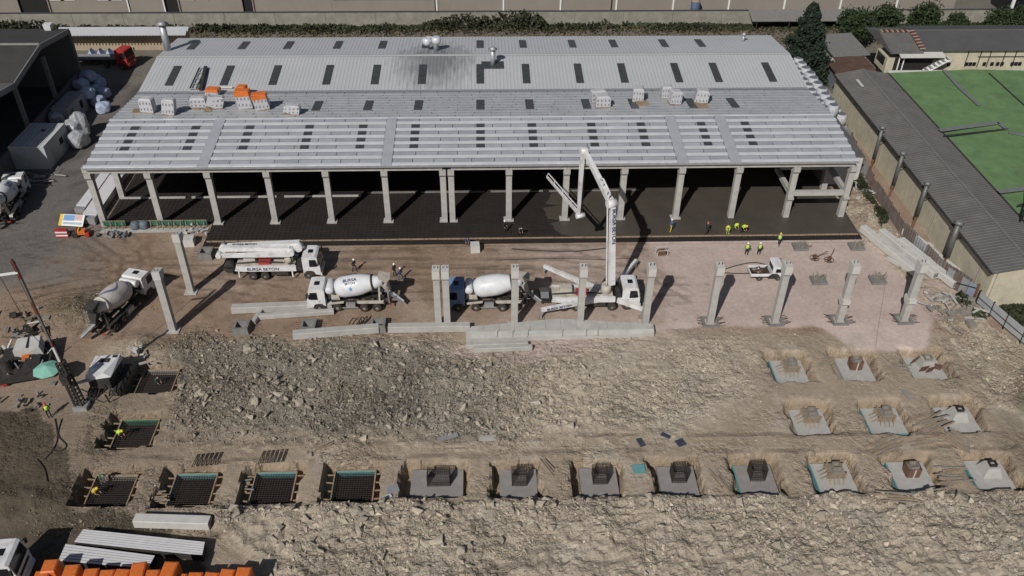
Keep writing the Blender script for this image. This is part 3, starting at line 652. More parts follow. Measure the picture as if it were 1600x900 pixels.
# loads stored on the roof
def wrapped_pallet(label, x, y, w_, d_, h_, m_top, lean=0, rz=0, group='wrapped pallets on the roof', rows=3, cols=4, z=None, capfrac=.22):
    zz = roofz(y)+.16 if z is None else z
    t = thing('wrapped_pallet', label, 'pallet', (x, y, zz), rz, group)
    MB().box(0, 0, .07, w_, d_, .12).build('pallet_base', TIMBER, t)
    hb = h_*(1-capfrac) if m_top else h_
    MB().taper((0, 0, .14), (lean, lean*.3, .14+hb), w_, d_, w_*.96, d_*.96, (0, 1, 0)).build('wrapped_load', WRAPW, t)
    if m_top:
        mb = MB(); a, b = .14+hb, .14+h_
        mb.taper((lean, lean*.3, a-.15), (lean*1.2, lean*.4, b-.08), w_*1.03, d_*1.03, w_*1.0, d_*1.0, (0, 1, 0)); mb.taper((lean*1.2, lean*.4, b-.081), (lean*1.2, lean*.4, b), w_*1.0, d_*1.0, w_*.82, d_*.82, (0, 1, 0)); mb.build('cover', m_top, t)
    else: MB().taper((lean, lean*.3, .139+hb), (lean*1.05, lean*.3, .139+hb+.16), w_*.96, d_*.96, w_*.72, d_*.66, (0, 1, 0)).build('wrapped_top', WRAPW, t)
    rows = max(2, round(hb/.75)); mb = MB()
    for r in range(rows):
        for c in range(cols):
            zc = .14+hb*(r+.5)/rows; xo = lean*(zc/h_)
            mb.box(xo+w_*(-.38+.76*c/max(1, cols-1)), lean*.3*(zc/h_)-d_*.485-.012, zc+random.uniform(-.04, .04), w_*.085, .05, hb/rows*.38)
    o = mb.build('wrap_print', PRINT, t); o['kind'] = 'stuff'
    return t
RP = [('grey-white wrapped pallet nearest the roof left end beside a timber pallet', 234, 178, 1.9, 1.1, 2.0, None, 0), ('leaning white wrapped pallet second from the roof left end', 266, 183, 1.7, 1.1, 2.2, None, .3),
      ('low white pallet left of the tilted load on torn brown packing', 312, 168, 2.2, 1.2, 1.3, None, 0), ('white pallet tilted over torn brown packing on the roof', 335, 170, 2.3, 1.2, 1.5, None, .5),
      ('small orange-topped load standing on the old roof edge', 333, 143, 1.9, 1.4, .9, ORANGE, 0), ('tall orange-capped pallet left of the roof pair', 386, 170, 2.0, 1.2, 2.9, ORANGE, -.2),
      ('tall orange-capped pallet right of the roof pair', 412, 172, 2.0, 1.2, 2.5, ORANGE, -.25), ('small orange crate behind the tall roof pair', 379, 145, 1.3, 1.2, 1.5, ORANGE, 0),
      ('low red-banded white bundle alone right of the orange pair', 457, 182, 2.2, 1.1, 1.1, None, .2), ('white dotted pallet in front, leftmost of the right roof loads', 941, 168, 2.1, 1.2, 1.5, None, 0),
      ('white wrapped pallet behind the dotted one on the roof', 935, 158, 2.2, 1.1, 1.6, None, -.1), ('rounded white load beside a small timber pallet, mid right roof', 996, 156, 1.6, 1.8, 1.9, None, 0),
      ('rear rounded white load with an orange corner on the right roof', 1040, 150, 1.5, 1.4, 1.7, None, 0), ('front rounded white load of the right roof pair', 1053, 162, 1.6, 1.5, 1.8, None, .15),
      ('rightmost rounded white load on the roof', 1094, 160, 1.9, 1.6, 1.8, None, .2)]
for i, (lb, px, py, w_, d_, h_, mt, ln_) in enumerate(RP):
    g = G(px, py, 8.95); wrapped_pallet(lb, g.x, g.y, w_*.92, d_, h_*.82, mt, ln_, (i*37 % 7-3)*.05)
def pallet(label, x, y, z, rz, n=6, w_=1.6, d_=1.2, group=None):
    t = thing('timber_pallet', label, 'pallet', (x, y, z), rz, group)
    for i in range(n): MB().box(-w_/2+w_*(i+.5)/n, 0, .17, w_/n*.7, d_, .03).build('slat', TIMBER, t)
    for yy in (-.5, 0, .5): MB().box(0, yy*d_*.9, .08, w_, .12, .14).build('runner', TIMBER, t)
for lb, px, py in (('empty timber pallet near the roof left end', 218, 177), ('empty timber pallet under the mid right roof load', 1003, 163), ('empty timber pallet right of the rounded pair on the roof', 1097, 168)):
    g = G(px, py, 9.0); pallet(lb, g.x, g.y, roofz(g.y)+.15, .1)
t = thing('roof_ladder', 'dark green steel ladder frame lying on the old roof', 'ladder', (0, 0, 0))
a, b = G(296, 136, 8.9), G(312, 108, 9.1)
for k in (0, .9): MB().bar((a.x+k, a.y, roofz(a.y)+.3), (b.x+k, b.y, roofz(b.y)+.3), .12, .2).build('rail', DARK, t)
for k in range(5):
    y = a.y+(b.y-a.y)*k/4; x = a.x+(b.x-a.x)*k/4; MB().bar((x, y, roofz(y)+.3), (x+.9, y, roofz(y)+.3), .08).build('rung', STEEL, t)
a, b = G(313, 137, 8.9), G(322, 107, 9.1)
tag(MB().bar((a.x, a.y, roofz(a.y)+.3), (b.x, b.y, roofz(b.y)+.3), .45, .4).build('rolled_membrane', DARK), 'dark rolled membrane beside the roof ladder', 'roll')
a = G(345, 136, 8.7); tag(MB().cyl((a.x, a.y, roofz(a.y)+.22), (a.x+1.6, a.y, roofz(a.y)+.22), .17).build('cardboard_tube', CONC_L), 'pale tube lying right of the orange roof load', 'tube')
for lb, px, py, m_, s_ in (('crumpled brown packing sheet in front of the tilted roof pallet', 325, 174, TIMBER, 2.2), ('second crumpled brown packing sheet on the roof', 308, 172, TIMBER, 1.7), ('small white scrap heap in the middle of the right roof', 995, 178, WRAPW, 1.2)):
    g = G(px, py, 9.0); v, f = ROCKS[3]; me = bpy.data.meshes.new('scrap'); me.from_pydata([(p[0]*s_, p[1]*s_*.7, p[2]*.5) for p in v], [], [tuple(q) for q in f.tolist()])
    tag(mk('packing_scrap', me, m_, None, (g.x, g.y, roofz(g.y)+.2)), lb, 'scrap')

# ------------------------------------------------------------------ standing precast columns
def precast_column(label, x, y, h=7.5, cap='both', mid=False, socket='flush', z=0.0):
    t = thing('precast_column', label, 'column', (x, y, z), random.uniform(-.02, .02), 'standing precast columns')
    w_ = .68
    MB().box(0, 0, h/2-.4, w_, w_, h+.8).build('shaft', CONC, t)
    if cap == 'both': MB().prism([(-w_/2-.25, h+.03), (-w_/2-.25, h-.95), (-w_/2-.06, h-1.25), (w_/2+.06, h-1.25), (w_/2+.25, h-.95), (w_/2+.25, h+.03)], 'x', -w_/2-.05, w_/2+.05).build('head', CONC_L, t)
    elif cap == 'side': MB().prism([(-w_/2-.06, h+.25), (-w_/2-.06, h-.75), (w_/2+.06, h-.95), (w_/2+.5, h-.5), (w_/2+.5, h-.02)], 'x', -w_/2-.05, w_/2+.05).build('head', CONC_L, t)
    if mid: MB().prism([(-w_/2-.3, 3.1), (-w_/2-.3, 2.65), (-w_/2-.02, 2.3), (w_/2+.02, 2.3), (w_/2+.3, 2.65), (w_/2+.3, 3.1)], 'x', -w_/2-.05, w_/2+.05).build('corbel', CONC_L, t)
    for dx in (-.18, .18): MB().cyl((dx, 0, h-.02), (dx, 0, h+.35), .035, .035, 6).build('dowel', REBAR, t)
    if socket == 'block':
        mb = MB()
        for sx_, sy_, lx, ly in ((0, -.72, 1.7, .28), (0, .72, 1.7, .28), (-.72, 0, .28, 1.155), (.72, 0, .28, 1.155)): mb.box(sx_, sy_, .02, lx, ly, .36)
        mb.build('socket', CONC_DK, t)  # dark concrete stands in for the shadowed pit edge round the base
        mb = MB()
        for k in range(16):
            s_ = -1 if k % 2 else 1; yy = -.75+k*.1; mb.bar((s_*.8, yy, .16), (s_*random.uniform(1.2, 1.6), yy+random.uniform(-.15, .15), random.uniform(.2, .5)), .03)
        o = mb.build('starter_bars', REBAR, t); o['kind'] = 'stuff'
    else:
        MB().box(0, 0, .05, 1.35, 1.2, .14).build('grout_pad', CONC, t)
    return t
PC = [('lone leftmost tall precast column in front of the small mixer', -28.45, 72.2, 'side', 0, 'grout'), ('second tall precast column from the left, near the hall corner', -28.3, 78.9, 'side', 0, 'grout'),
      ('left column of the touching precast pair', -.52, 72.2, 'both', 0, 'grout'), ('right column of the touching precast pair', .40, 72.2, 'both', 0, 'grout'),
      ('precast column standing in front of the mixer at the pump', 7.5, 72.2, 'both', 0, 'grout'), ('precast column standing in front of the working pump truck', 14.5, 72.2, 'both', 0, 'grout'),
      ('precast column just right of the pump truck cab', 21.5, 72.2, 'both', 0, 'grout'), ('precast column at the left edge of the pink pad', 28.5, 72.2, 'both', 0, 'block'),
      ('precast column beside the white pickup', 35.5, 72.2, 'both', 0, 'block'), ('precast column with a mid corbel, second from the right', 42.5, 72.2, 'both', 1, 'block'),
      ('rightmost precast column with a mid corbel before the beam stacks', 49.55, 72.2, 'both', 1, 'block')]
for lb, x, y, c_, m_, s_ in PC: precast_column(lb, x, y, 7.6, c_, m_, s_)
def socket_footing(label, x, y, rz=0, s_=1.7, h_=.85):
    t = thing('socket_footing', label, 'footing', (x, y, 0), rz, 'open socket footings')
    a, b, c = s_/2, s_/2*.62, s_/2*.42
    v = [(-a, -a, 0), (a, -a, 0), (a, a, 0), (-a, a, 0), (-a*.93, -a*.93, h_), (a*.93, -a*.93, h_), (a*.93, a*.93, h_), (-a*.93, a*.93, h_), (-b, -b, h_), (b, -b, h_), (b, b, h_), (-b, b, h_), (-c, -c, .1), (c, -c, .1), (c, c, .1), (-c, c, .1)]
    f = [(0, 1, 5, 4), (1, 2, 6, 5), (2, 3, 7, 6), (3, 0, 4, 7), (4, 5, 9, 8), (5, 6, 10, 9), (6, 7, 11, 10), (7, 4, 8, 11), (8, 9, 13, 12), (9, 10, 14, 13), (10, 11, 15, 14), (11, 8, 12, 15), (12, 13, 14, 15), (3, 2, 1, 0)]
    MB().add(v, f).build('socket_block', CONC_DK, t)
    mb = MB()
    for k in range(10): mb.bar((a*.9*(1 if k % 2 else -1), -a+k*.17, h_*.6), ((a+random.uniform(.3, .6))*(1 if k % 2 else -1), -a+k*.17, h_*.75), .03)
    o = mb.build('starter_bars', REBAR, t); o['kind'] = 'stuff'
for lb, x, y in (('open square socket footing below the left end of the long beams', -21.2, 72.0), ('open square socket footing below the middle of the beams', -14.2, 72.0), ('open square socket footing beside the tangled hoses', -6.9, 72.1), ('open square socket footing near the hall corner', -28.3, 85.8)): socket_footing(lb, x, y)
for lb, x, y in (('starter bar footing by the slab edge, left one', 42.4, 86.1), ('starter bar footing by the slab edge, right one', 49.2, 86.0), ('starter bar footing right of the pickup', 42.5, 79.3), ('starter bar footing left of the stacked beams', 49.3, 79.2)):
    t = thing('starter_footing', lb, 'footing', (x, y, 0), 0, 'low starter bar footings on the pink pad')
    mb = MB().box(0, 0, .1, 1.7, 1.5, .4); mb.build('block', CONC_DK, t); mb = MB()
    for k in range(34):
        a = random.uniform(0, 6.28); r = random.uniform(.2, .7); mb.bar((r*math.cos(a), r*math.sin(a), .2), (r*math.cos(a)+random.uniform(-.2, .9), r*math.sin(a)+random.uniform(-.2, .5), random.uniform(.45, .95)), .035)
    o = mb.build('starter_bars', TIMBER_G, t); o['kind'] = 'stuff'
for lb, x, y, s_ in (('pale solid concrete block near the hall corner', -30.9, 88.4, 1.25), ('pale solid concrete block at the slab front, below the double column', 3.3, 86.3, 1.1)):
    t = MB().taper((0, 0, 0), (0, 0, 1.0), s_, s_, s_*.94, s_*.94, (0, 1, 0)).build('concrete_block', CONC_L, None, loc=(x, y, 0), rz=.08); tag(t, lb, 'block')

# ------------------------------------------------------------------ precast beams lying on the ground
def lying_beam(label, p, q, w_=.75, h_=.7, z=0.12, m=CONC, corbel=None, endm=None):
    p, q = Vector(p), Vector(q); d = (q-p); L = d.length; t = thing('precast_beam', label, 'beam', (p.x, p.y, z), math.atan2(d.y, d.x), 'precast members lying on the ground')
    MB().prism([(-w_/2, 0), (w_/2, 0), (w_/2, h_-.06), (w_/2-.06, h_), (-w_/2+.06, h_), (-w_/2, h_-.06)], 'x', 0, L).build('beam_body', m, t)
    for k in (.22, .78): MB().box(L*k, 0, -.06, .2, w_*1.3, .12).build('bearer', TIMBER, t)
    for cx in (corbel or []): MB().prism([(-w_/2-.3, h_*.15), (w_/2+.3, h_*.15), (w_/2+.3, h_*.95), (-w_/2-.3, h_*.95)], 'x', L*cx-.45, L*cx+.45).build('corbel', m, t)
    MB().box(L+.004, 0, h_*.5, .02, w_*.7, h_*.7).build('end_face', CONC_DK, t)
    return t
g = lambda px, py: G(px, py, 0)
lying_beam('upper long precast beam left of the first mixer', (-22.9, 75.1), (-12.2, 75.6), .85, .75, .14)
lying_beam('lower thin precast beam left of the first mixer', (-19.8, 73.9), (-11.9, 74.6), .55, .5)
lying_beam('short precast stub at the left end of the long beams', (-20.2, 72.9), (-19.6, 75.6), .5, .5)
lying_beam('slanted precast beam across the rubble top edge', (-15.6, 70.6), (-6.8, 71.5), .8, .75)
lying_beam('straight precast beam in front of the column pair', (-5.8, 71.5), (2.8, 71.5), .8, .75)
lying_beam('low flat precast member in front of the peaked girder, rear one', (2.4, 68.6), (8.8, 68.8), .5, .5)
lying_beam('low flat precast member in front of the peaked girder, near one', (3.2, 68.0), (9.2, 68.2), .5, .5)
t = thing('peaked_roof_girder', 'long peaked precast roof girder lying in front of the columns', 'girder', (0, 0, 0))
n = 12; xs_ = [2.6+19.6*i/n for i in range(n+1)]
def gtop(x): k = 1-abs((x-12.4)/9.8); return 70.6+.75+1.15*k
for i in range(n):                       # flat on its side: a web of panels, thick lower flange, thin upper flange
    a, b = xs_[i], xs_[i+1]
    MB().add([(a+.01, 70.35, .5), (b-.01, 70.35, .5), (b-.01, gtop(b), .62), (a+.01, gtop(a), .62), (a+.01, 70.35, .2), (b-.01, 70.35, .2), (b-.01, gtop(b), .2), (a+.01, gtop(a), .2)], [(0, 1, 2, 3), (7, 6, 5, 4), (0, 4, 5, 1), (1, 5, 6, 2), (2, 6, 7, 3), (3, 7, 4, 0)]).build('web_panel', CONC, t)
MB().add([(2.4, 69.55, .02), (22.1, 69.9, .02), (22.1, 70.4, .02), (2.4, 70.4, .02), (2.4, 69.6, .5), (22.1, 69.95, .5), (22.1, 70.34, .78), (2.4, 70.34, .78)], [(3, 2, 1, 0), (4, 5, 6, 7), (0, 1, 5, 4), (1, 2, 6, 5), (2, 3, 7, 6), (3, 0, 4, 7)]).build('lower_flange', CONC, t)
for x in (5.6, 7.2, 8.8, 12.4, 14.9, 16.1): MB().bar((x, 69.7, .54), (x+.02, 70.33, .85), .09, .25).build('stiffener', CONC, t)
for i, (p, q, cb) in enumerate((((51.0, 89.2), (54.0, 79.6), None), ((53.0, 88.4), (55.9, 79.2), (.45,)), ((56.0, 88.5), (58.6, 79.4), (.4,)), ((54.6, 86.4), (57.4, 77.4), (.5,)))):
    lying_beam(['leftmost precast column lying beside the slab corner', 'second lying precast column with a corbel, right of the leftmost', 'rear lying precast column nearest the fence', 'lying precast column crossing behind the rightmost standing column'][i], p, q, .9, .8, .3, CONC_L, cb)
lying_beam('short thick precast piece under the lying columns by the pad', (52.2, 83.4), (54.2, 80.2), .9, .5)
lying_beam('pale long precast plank by the stacked panels, lower left', (-24.6, 47.1), (-18.4, 46.7), .9, .8, .1, CONC_L)

# ------------------------------------------------------------------ footings in the pits
LBL = {(-28.3, 51.3): 'leftmost front pit formwork with a worker in yellow', (-21.3, 51.3): 'second front pit formwork from the left, teal lined', (-14.3, 51.3): 'third front pit formwork from the left, teal lined', (-7.3, 51.3): 'fourth front pit formwork, left of the wide grey footing',
       (0.0, 51.45): 'wide grey footing with a broad rebar cage', (7.15, 51.25): 'grey front footing just right of the wide one', (14.3, 51.25): 'grey front footing, second right of the wide one', (21.3, 51.25): 'grey front footing beside the teal scrap', (28.3, 51.25): 'front footing with teal edge and a dark rebar cage',
       (35.3, 51.25): 'front footing with timber propped pedestal and teal edge', (42.3, 51.25): 'front footing with brown shuttered pedestal and teal edge', (49.4, 51.25): 'front right footing with a grey concrete pedestal',
       (-28.3, 65.1): 'rebar pit formwork beside the drilling rig', (-28.3, 58.1): 'green edged rebar pit formwork left of the rubble',
       (35.3, 65.2): 'rear footing with propped pedestal below the pink pad, left', (42.1, 65.4): 'rear footing with brown shuttered pedestal, middle', (49.4, 65.3): 'rear footing with leaning brown panels, right',
       (35.2, 58.1): 'middle row footing with propped pedestal, left', (42.4, 58.1): 'middle row footing with teal edge and propped pedestal', (49.5, 58.1): 'middle row footing with a grey concrete pedestal, right'}
def rebar_cage(t, w_, d_, h_, z0, n=6, name='rebar_cage', m=REBAR):
    mb = MB()
    for i in range(n+1):
        for s_ in (-1, 1):
            x = -w_/2+w_*i/n; y = -d_/2+d_*i/n
            mb.bar((x, s_*d_/2, z0), (x*.97, s_*d_/2*.97, z0+h_), .036); mb.bar((s_*w_/2, y, z0), (s_*w_/2*.97, y*.97, z0+h_), .036)
    for k in range(7):
        z = z0+h_*(k+.3)/7
        for s_ in (-1, 1): mb.bar((-w_/2, s_*d_/2, z), (w_/2, s_*d_/2, z), .035); mb.bar((s_*w_/2, -d_/2, z), (s_*w_/2, d_/2, z), .035)
    o = mb.build(name, m, t); o['kind'] = 'stuff'; return o
for (cx, cy, hw, k) in FOOT:
    lb = LBL[(round(cx, 2), round(cy, 2))]; Z = -.85
    if k.startswith('mat'):
        t = thing('footing_formwork', lb, 'formwork', (cx, cy, 0), 0, 'rebar mats in formwork pits')
        m_ = {'mat_timber': TIMBER, 'mat_teal': TEAL, 'mat_green': GREENF}[k]; a = hw; b = 1.75
        for (x, y, sx_, sy_, mm) in ((0, -b, 2*a+.1, .06, TIMBER if k == 'mat_timber' else m_), (0, b, 2*a+.1, .06, m_ if k != 'mat_timber' else TIMBER_G), (-a, 0, .06, 2*b-.08, m_), (a, 0, .06, 2*b-.08, TIMBER)):
            MB().box(x, y, -1.15, sx_, sy_, .7).build('form_panel', mm, t)
        for s_ in (-1, 1):
            MB().bar((-a-.06, s_*(b+.06), -.78), (a+.06, s_*(b+.06), -.78), .09).build('top_rail', TIMBER, t)
            MB().bar((s_*(a+.06), -b, -.76), (s_*(a+.06), b, -.76), .09).build('top_rail', TIMBER, t)
            for q in range(4):
                y = -b*.8+q*b*.53; MB().bar((s_*(a+.1), y, -.84), (s_*(a+.75), y+random.uniform(-.06, .06), -.80), .1).build('strut', TIMBER, t)
        for q in range(5): MB().bar((-a*.85+q*a*.42, -b-.08, -.85), (-a*.85+q*a*.42+.15, -b-.42, -1.4), .08).build('strut', TIMBER if k != 'mat_teal' else TEAL, t)
        mb = MB()
        for q in range(15):
            u = -a+.12+q*(2*a-.24)/14; mb.bar((u, -b+.1, -.95), (u, b-.1, -.95), .04); mb.bar((-a+.1, u*b/a, -.912), (a-.1, u*b/a, -.912), .034)
        o = mb.build('rebar_mat', REBAR, t); o['kind'] = 'stuff'
        MB().box(0, 0, -1.42, 2*a-.15, 2*b-.15, .1).build('blinding', MEMB, t)
        continue
    t = thing('concrete_footing', lb, 'footing', (cx, cy, 0), 0, 'poured footings in pits')
    MB().box(0, 0, -1.2, 2*hw, 3.35, .7).build('pad', CONC_D if cx < 33 else CONC, t)
    if k.endswith('_t'):
        MB().box(-hw-.06, 0, -1.19, .08, 3.4, .7).build('edge_board', TEAL, t); MB().box(0, -1.72, -1.19, 2*hw, .08, .7).build('edge_board', TEAL, t)
    kk = k.replace('_t', '')
    if kk == 'cage2': o = rebar_cage(t, 2.0, 1.25, 1.2, Z, 12); o.location = (.15, .35, 0)
    elif kk == 'cage': o = rebar_cage(t, 1.3, 1.25, 1.3, Z, 9); o.location = (.1, .4, 0)
    elif kk == 'form':
        MB().box(.1, .35, Z+.45, 1.05, 1.0, .95).build('pedestal', CONC_DK, t)
        for r in range(3):
            for s_ in (-1, 1): MB().bar((.1-.85, .35+s_*.56, Z+.2+r*.3), (.1+.85, .35+s_*.56, Z+.2+r*.3), .09).build('waler', TIMBER, t); MB().bar((.1+s_*.58, .35-.85, Z+.25+r*.3), (.1+s_*.58, .35+.85, Z+.25+r*.3), .09).build('waler', TIMBER, t)
        for q in range(4): MB().bar((-.5+q*.4, -.25, Z+.5), (-.6+q*.42, -.85, Z+.03), .07).build('prop', TIMBER, t)
        for q in range(3): MB().bar((-.48, -.1+q*.4, Z+.5), (-1.25, -.15+q*.42, Z+.04), .07).build('prop', TIMBER, t)
        rebar_cage(t, .7, .65, .5, Z+.9, 4, 'starter_bars', TIMBER_G).location = (.1, .35, 0)
    elif kk == 'brick':
        SHUT = mat('brown_shutter_ply', (.15, .085, .06), .75, var=.3, scale=2)
        for (x, y, sx_, sy_) in ((.1, -.15, 1.1, .07), (.1, .85, 1.1, .07), (-.48, .35, .07, .92), (.68, .35, .07, .92)): MB().box(x, y, Z+.5, sx_, sy_, 1.0).build('shutter_panel', SHUT, t)
        MB().box(.1, -.2, Z+.5, .1, .06, 1.02).build('shutter_stud', CONC_L, t)
        MB().box(.1, .35, Z+.42, 1.0, .9, .8).build('pedestal', CONC_DK, t); rebar_cage(t, .7, .65, .45, Z+.8, 4, 'starter_bars', TIMBER_G).location = (.1, .35, 0)
    elif kk == 'panels':
        SHUT = mat('brown_shutter_ply', (.15, .085, .06), .75)
        MB().taper((.1, .4, Z), (.1, .4, Z+1.0), 1.5, 1.3, 1.1, 1.0, (0, 1, 0)).build('pedestal', CONC, t)
        for x, y, r_ in ((-1.0, .9, .5), (.1, -.5, .3), (1.1, -.1, -.4), (-.5, -.35, .2)):
            MB().box(0, 0, .5, .75, .07, 1.0).build('shutter_panel', SHUT, t, loc=(x, y, Z+.02), rz=r_).rotation_euler = (.35, 0, r_)
        rebar_cage(t, .7, .65, .4, Z+.95, 4, 'starter_bars', TIMBER_G).location = (.1, .4, 0)
    else:
        MB().taper((.1, .35, Z-.01), (.1, .35, Z+.95), 1.75, 1.6, 1.05, .95, (0, 1, 0)).build('pedestal', CONC, t); rebar_cage(t, .6, .55, .35, Z+.93, 4, 'starter_bars', REBAR).location = (.1, .35, 0)

# ------------------------------------------------------------------ trucks (local: x forward from 0 at the bumper to -length, y left, z up)
def wheel_mesh(r=.5, w_=.32):
    return MB().lathe((0, -w_/2, 0), (0, w_/2, 0), [(0, r*.62), (.02, r*.9), (.06, r), (w_-.06, r), (w_-.02, r*.9), (w_, r*.62)], 18).mesh('tyre', True), MB().lathe((0, -w_/2-.012, 0), (0, w_/2, 0), [(0, r*.2), (.03, r*.28), (.05, r*.58), (w_-.03, r*.58), (w_+.024, r*.3)], 14).mesh('rim', True)
TY, RM = wheel_mesh()
def wheels(t, axles, half=1.08, r=.5, twin=()):
    for i, x in enumerate(axles):
        for s_ in (-1, 1):
            o = mk('wheel', TY, TYRE, t, (x, s_*half, r)); o.scale = (r/.5, (1.9 if i in twin else 1.0), r/.5); mk('rim', RM, RIM, o)
def cab(t, m, length=1.95, w_=2.4, z0=.55, h_=2.45, hatch=True, x0=0.0):
    z1 = z0+h_; y = w_/2
    prof = [(x0-length, z0+.3), (x0-.06, z0), (x0, z0+.25), (x0-.02, z0+h_*.47), (x0-.26, z1-.16), (x0-.5, z1), (x0-length+.12, z1), (x0-length, z1-.15)]
    c = MB().prism(prof, 'y', -y, y).build('cab', m, t)
    def on(f, off): # point on windscreen plane
        a, b = Vector((x0-.02, 0, z0+h_*.5)), Vector((x0-.25, 0, z1-.18)); n_ = Vector((b.z-a.z, 0, a.x-b.x)).normalized(); return a.lerp(b, f)+n_*off
    p, q = on(.04, .012), on(.97, .012); MB().add([(p.x, -y*.92, p.z), (p.x, y*.92, p.z), (q.x, y*.86, q.z), (q.x, -y*.86, q.z), (p.x-.03, -y*.92, p.z), (p.x-.03, y*.92, p.z), (q.x-.03, y*.86, q.z), (q.x-.03, -y*.86, q.z)], [(0, 1, 2, 3), (7, 6, 5, 4), (0, 4, 5, 1), (1, 5, 6, 2), (2, 6, 7, 3), (3, 7, 4, 0)]).build('windscreen', GLASS, c)
    for s_ in (-1, 1):
        MB().prism([(x0-.22, z0+h_*.50), (x0-.42, z1-.38), (x0-1.15, z1-.38), (x0-1.2, z0+h_*.46), (x0-.5, z0+h_*.46)], 'y', s_*(y+.012)-.012, s_*(y+.012)+.012).build('side_window', GLASS, c)
        MB().box(x0-.1, s_*(y+.28), z1-.65, .12, .22, .55).bar((x0-.2, s_*y, z1-.4), (x0-.1, s_*(y+.28), z1-.4), .05).build('mirror', DARK, c)
        MB().box(x0-.03, s_*y*.72, z0+.42, .1, .42, .2).build('headlight', HELW, c)
        MB().prism([(x0-.55, z0-.02), (x0-.72, z0+.42), (x0-1.0, z0+.58), (x0-1.55, z0+.58), (x0-1.85, z0+.3), (x0-1.95, z0-.02)], 'y', s_*y-.14*s_, s_*(y+.03)).build('wheel_arch', DARK, c)
        MB().box(x0-1.33, s_*(y+.01), z0+h_*.36, .16, .03, .05).build('door_handle', DARK, c)
    MB().box(x0+.03, 0, z0+.1, .16, w_*.98, .36).build('bumper', m if m is not BLUEP else DARK, c)
    MB().box(x0+.02, 0, z0+h_*.34, .03, w_*.7, .28).build('grille', DARK, c)
    if hatch: MB().box(x0-length*.55, 0, z1+.02, .55, .62, .06).build('roof_hatch', GLASS, c)
    MB().box(x0-length+.02, 0, z0+h_*.6, .08, w_*.75, h_*.5).build('rear_panel', DARK, c)
    return c
def chassis(t, x0, x1, m=DARK):
    mb = MB()
    for s_ in (-1, 1): mb.box((x0+x1)/2, s_*.42, .82, abs(x1-x0), .14, .3)
    for k in range(5): mb.box(x0+(x1-x0)*(k+.5)/5, 0, .82, .2, .84, .22)
    mb.build('chassis_frame', m, t)
def mixer(label, x, y, rz, cabm=WHITE, drum=DRUM, frame=CREAMP, letter=True, stripe=False, group='concrete mixer trucks'):
    t = thing('mixer_truck', label, 'truck', (x, y, 0), rz, group)
    chassis(t, -.8, -9.0); cab(t, cabm); wheels(t, (-1.25, -3.15, -6.05, -7.45), twin=(2, 3))
    A, B = Vector((-3.0, 0, 2.35)), Vector((-8.3, 0, 3.25)); d = (B-A).normalized()
    dr = MB().lathe(A, B, [(0, .55), (.06, .75), (.45, 1.05), (.95, 1.17), (2.2, 1.2), (2.9, 1.14), (4.15, .80), (4.6, .66), (5.2, .56)], 32).build('drum', drum, t, True)
    MB().lathe(A+d*4.02, A+d*4.3, [(0, .86), (.02, .92), (.2, .9), (.22, .8)], 28).build('drum_ring', DARK if not stripe else CREAMP, dr, True)
    if letter:
        for s_ in (-1, 1):
            th = math.radians(48)
            for k, (tx, sz, ofs, mm) in enumerate((('BURSA', .50, .33, NAVY), ('BETON', .34, -.06, NAVY))):
                a = th+ofs/1.22; nn = (Vector((0, s_*math.cos(a), 0))+Vector((d.z, 0, -d.x)).normalized()*math.sin(a)).normalized()
                r_ = d if s_ > 0 else -d
                uu = nn.cross(r_); text(tx, sz, mm, dr, frame_mat(A+d*1.9+nn*1.215, r_, uu))
            a = th-.55; nn = (Vector((0, s_*math.cos(a), 0))+Vector((d.z, 0, -d.x)).normalized()*math.sin(a)).normalized(); r_ = d if s_ > 0 else -d; uu = nn.cross(r_)
            c0 = A+d*1.9+nn*1.2
            MB().prism([(math.cos(q*PI/5+PI/2)*(.2 if q % 2 == 0 else .13), math.sin(q*PI/5+PI/2)*(.26 if q % 2 == 0 else .16)) for q in range(10)], 'z', 0, .02).build('emblem', SKYB, dr).matrix_local = frame_mat(c0, r_, uu)
    if stripe:                                # wavy dark blue band painted round the drum
        mb = MB(); nn_ = 36
        for i in range(nn_):
            q = []
            for j, (u, off) in enumerate(((i, -.14), (i+1, -.14), (i+1, .16), (i, .16))):
                tt = .8+3.0*u/nn_+off*.4; an = 1.0+1.7*math.sin(u/nn_*PI)*.6+off/1.2
                rr = np.interp(tt, [0, .45, .95, 2.2, 2.9, 4.15], [.75, 1.05, 1.17, 1.2, 1.14, .8])+.012
                q.append(A+d*tt+Vector((0, math.cos(an)*rr, 0))+Vector((d.z, 0, -d.x))*math.sin(an)*rr)
            mb.quad(*q)
        mb.build('drum_band', mat('faded_blue_band', (.13, .14, .24), .6, var=.2), dr)
    MB().lathe((-2.45, -1.0, 2.62), (-2.45, 1.0, 2.62), [(0, .1), (.02, .38), (.08, .42), (1.92, .42), (1.98, .38), (2.0, .1)], 18).build('water_tank', drum if not stripe else WHITE, t, True)
    MB().taper((-2.7, 0, .95), (-2.75, 0, 2.3), 1.3, .5, .8, .4, (0, 1, 0)).build('drum_stand', frame, t)
    for s_ in (-1, 1):
        MB().bar((-7.7, s_*.75, .95), (-7.75, s_*.55, 2.75), .16, .3).build('rear_stand', frame, t)
        MB().prism([(-5.4, 1.15), (-5.3, 1.22), (-8.15, 1.22), (-8.25, .95), (-8.15, 1.1), (-5.5, 1.1)], 'y', s_*.85, s_*1.25).build('fender', frame, t)
        MB().box(-4.6, s_*1.05, .8, 1.0, .35, .5).build('side_tank', STEEL, t)
        MB().bar((-3.7, s_*1.2, .55), (-5.4, s_*1.2, .55), .06, .12).build('side_guard', STEEL, t)
        MB().bar((-2.2, s_*1.12, 1.05), (-3.9, s_*1.12, 1.25), .3, .06).build('front_fender', frame, t)
        MB().box(-8.9, s_*.9, .72, .06, .4, .16).build('tail_light', RED, t)
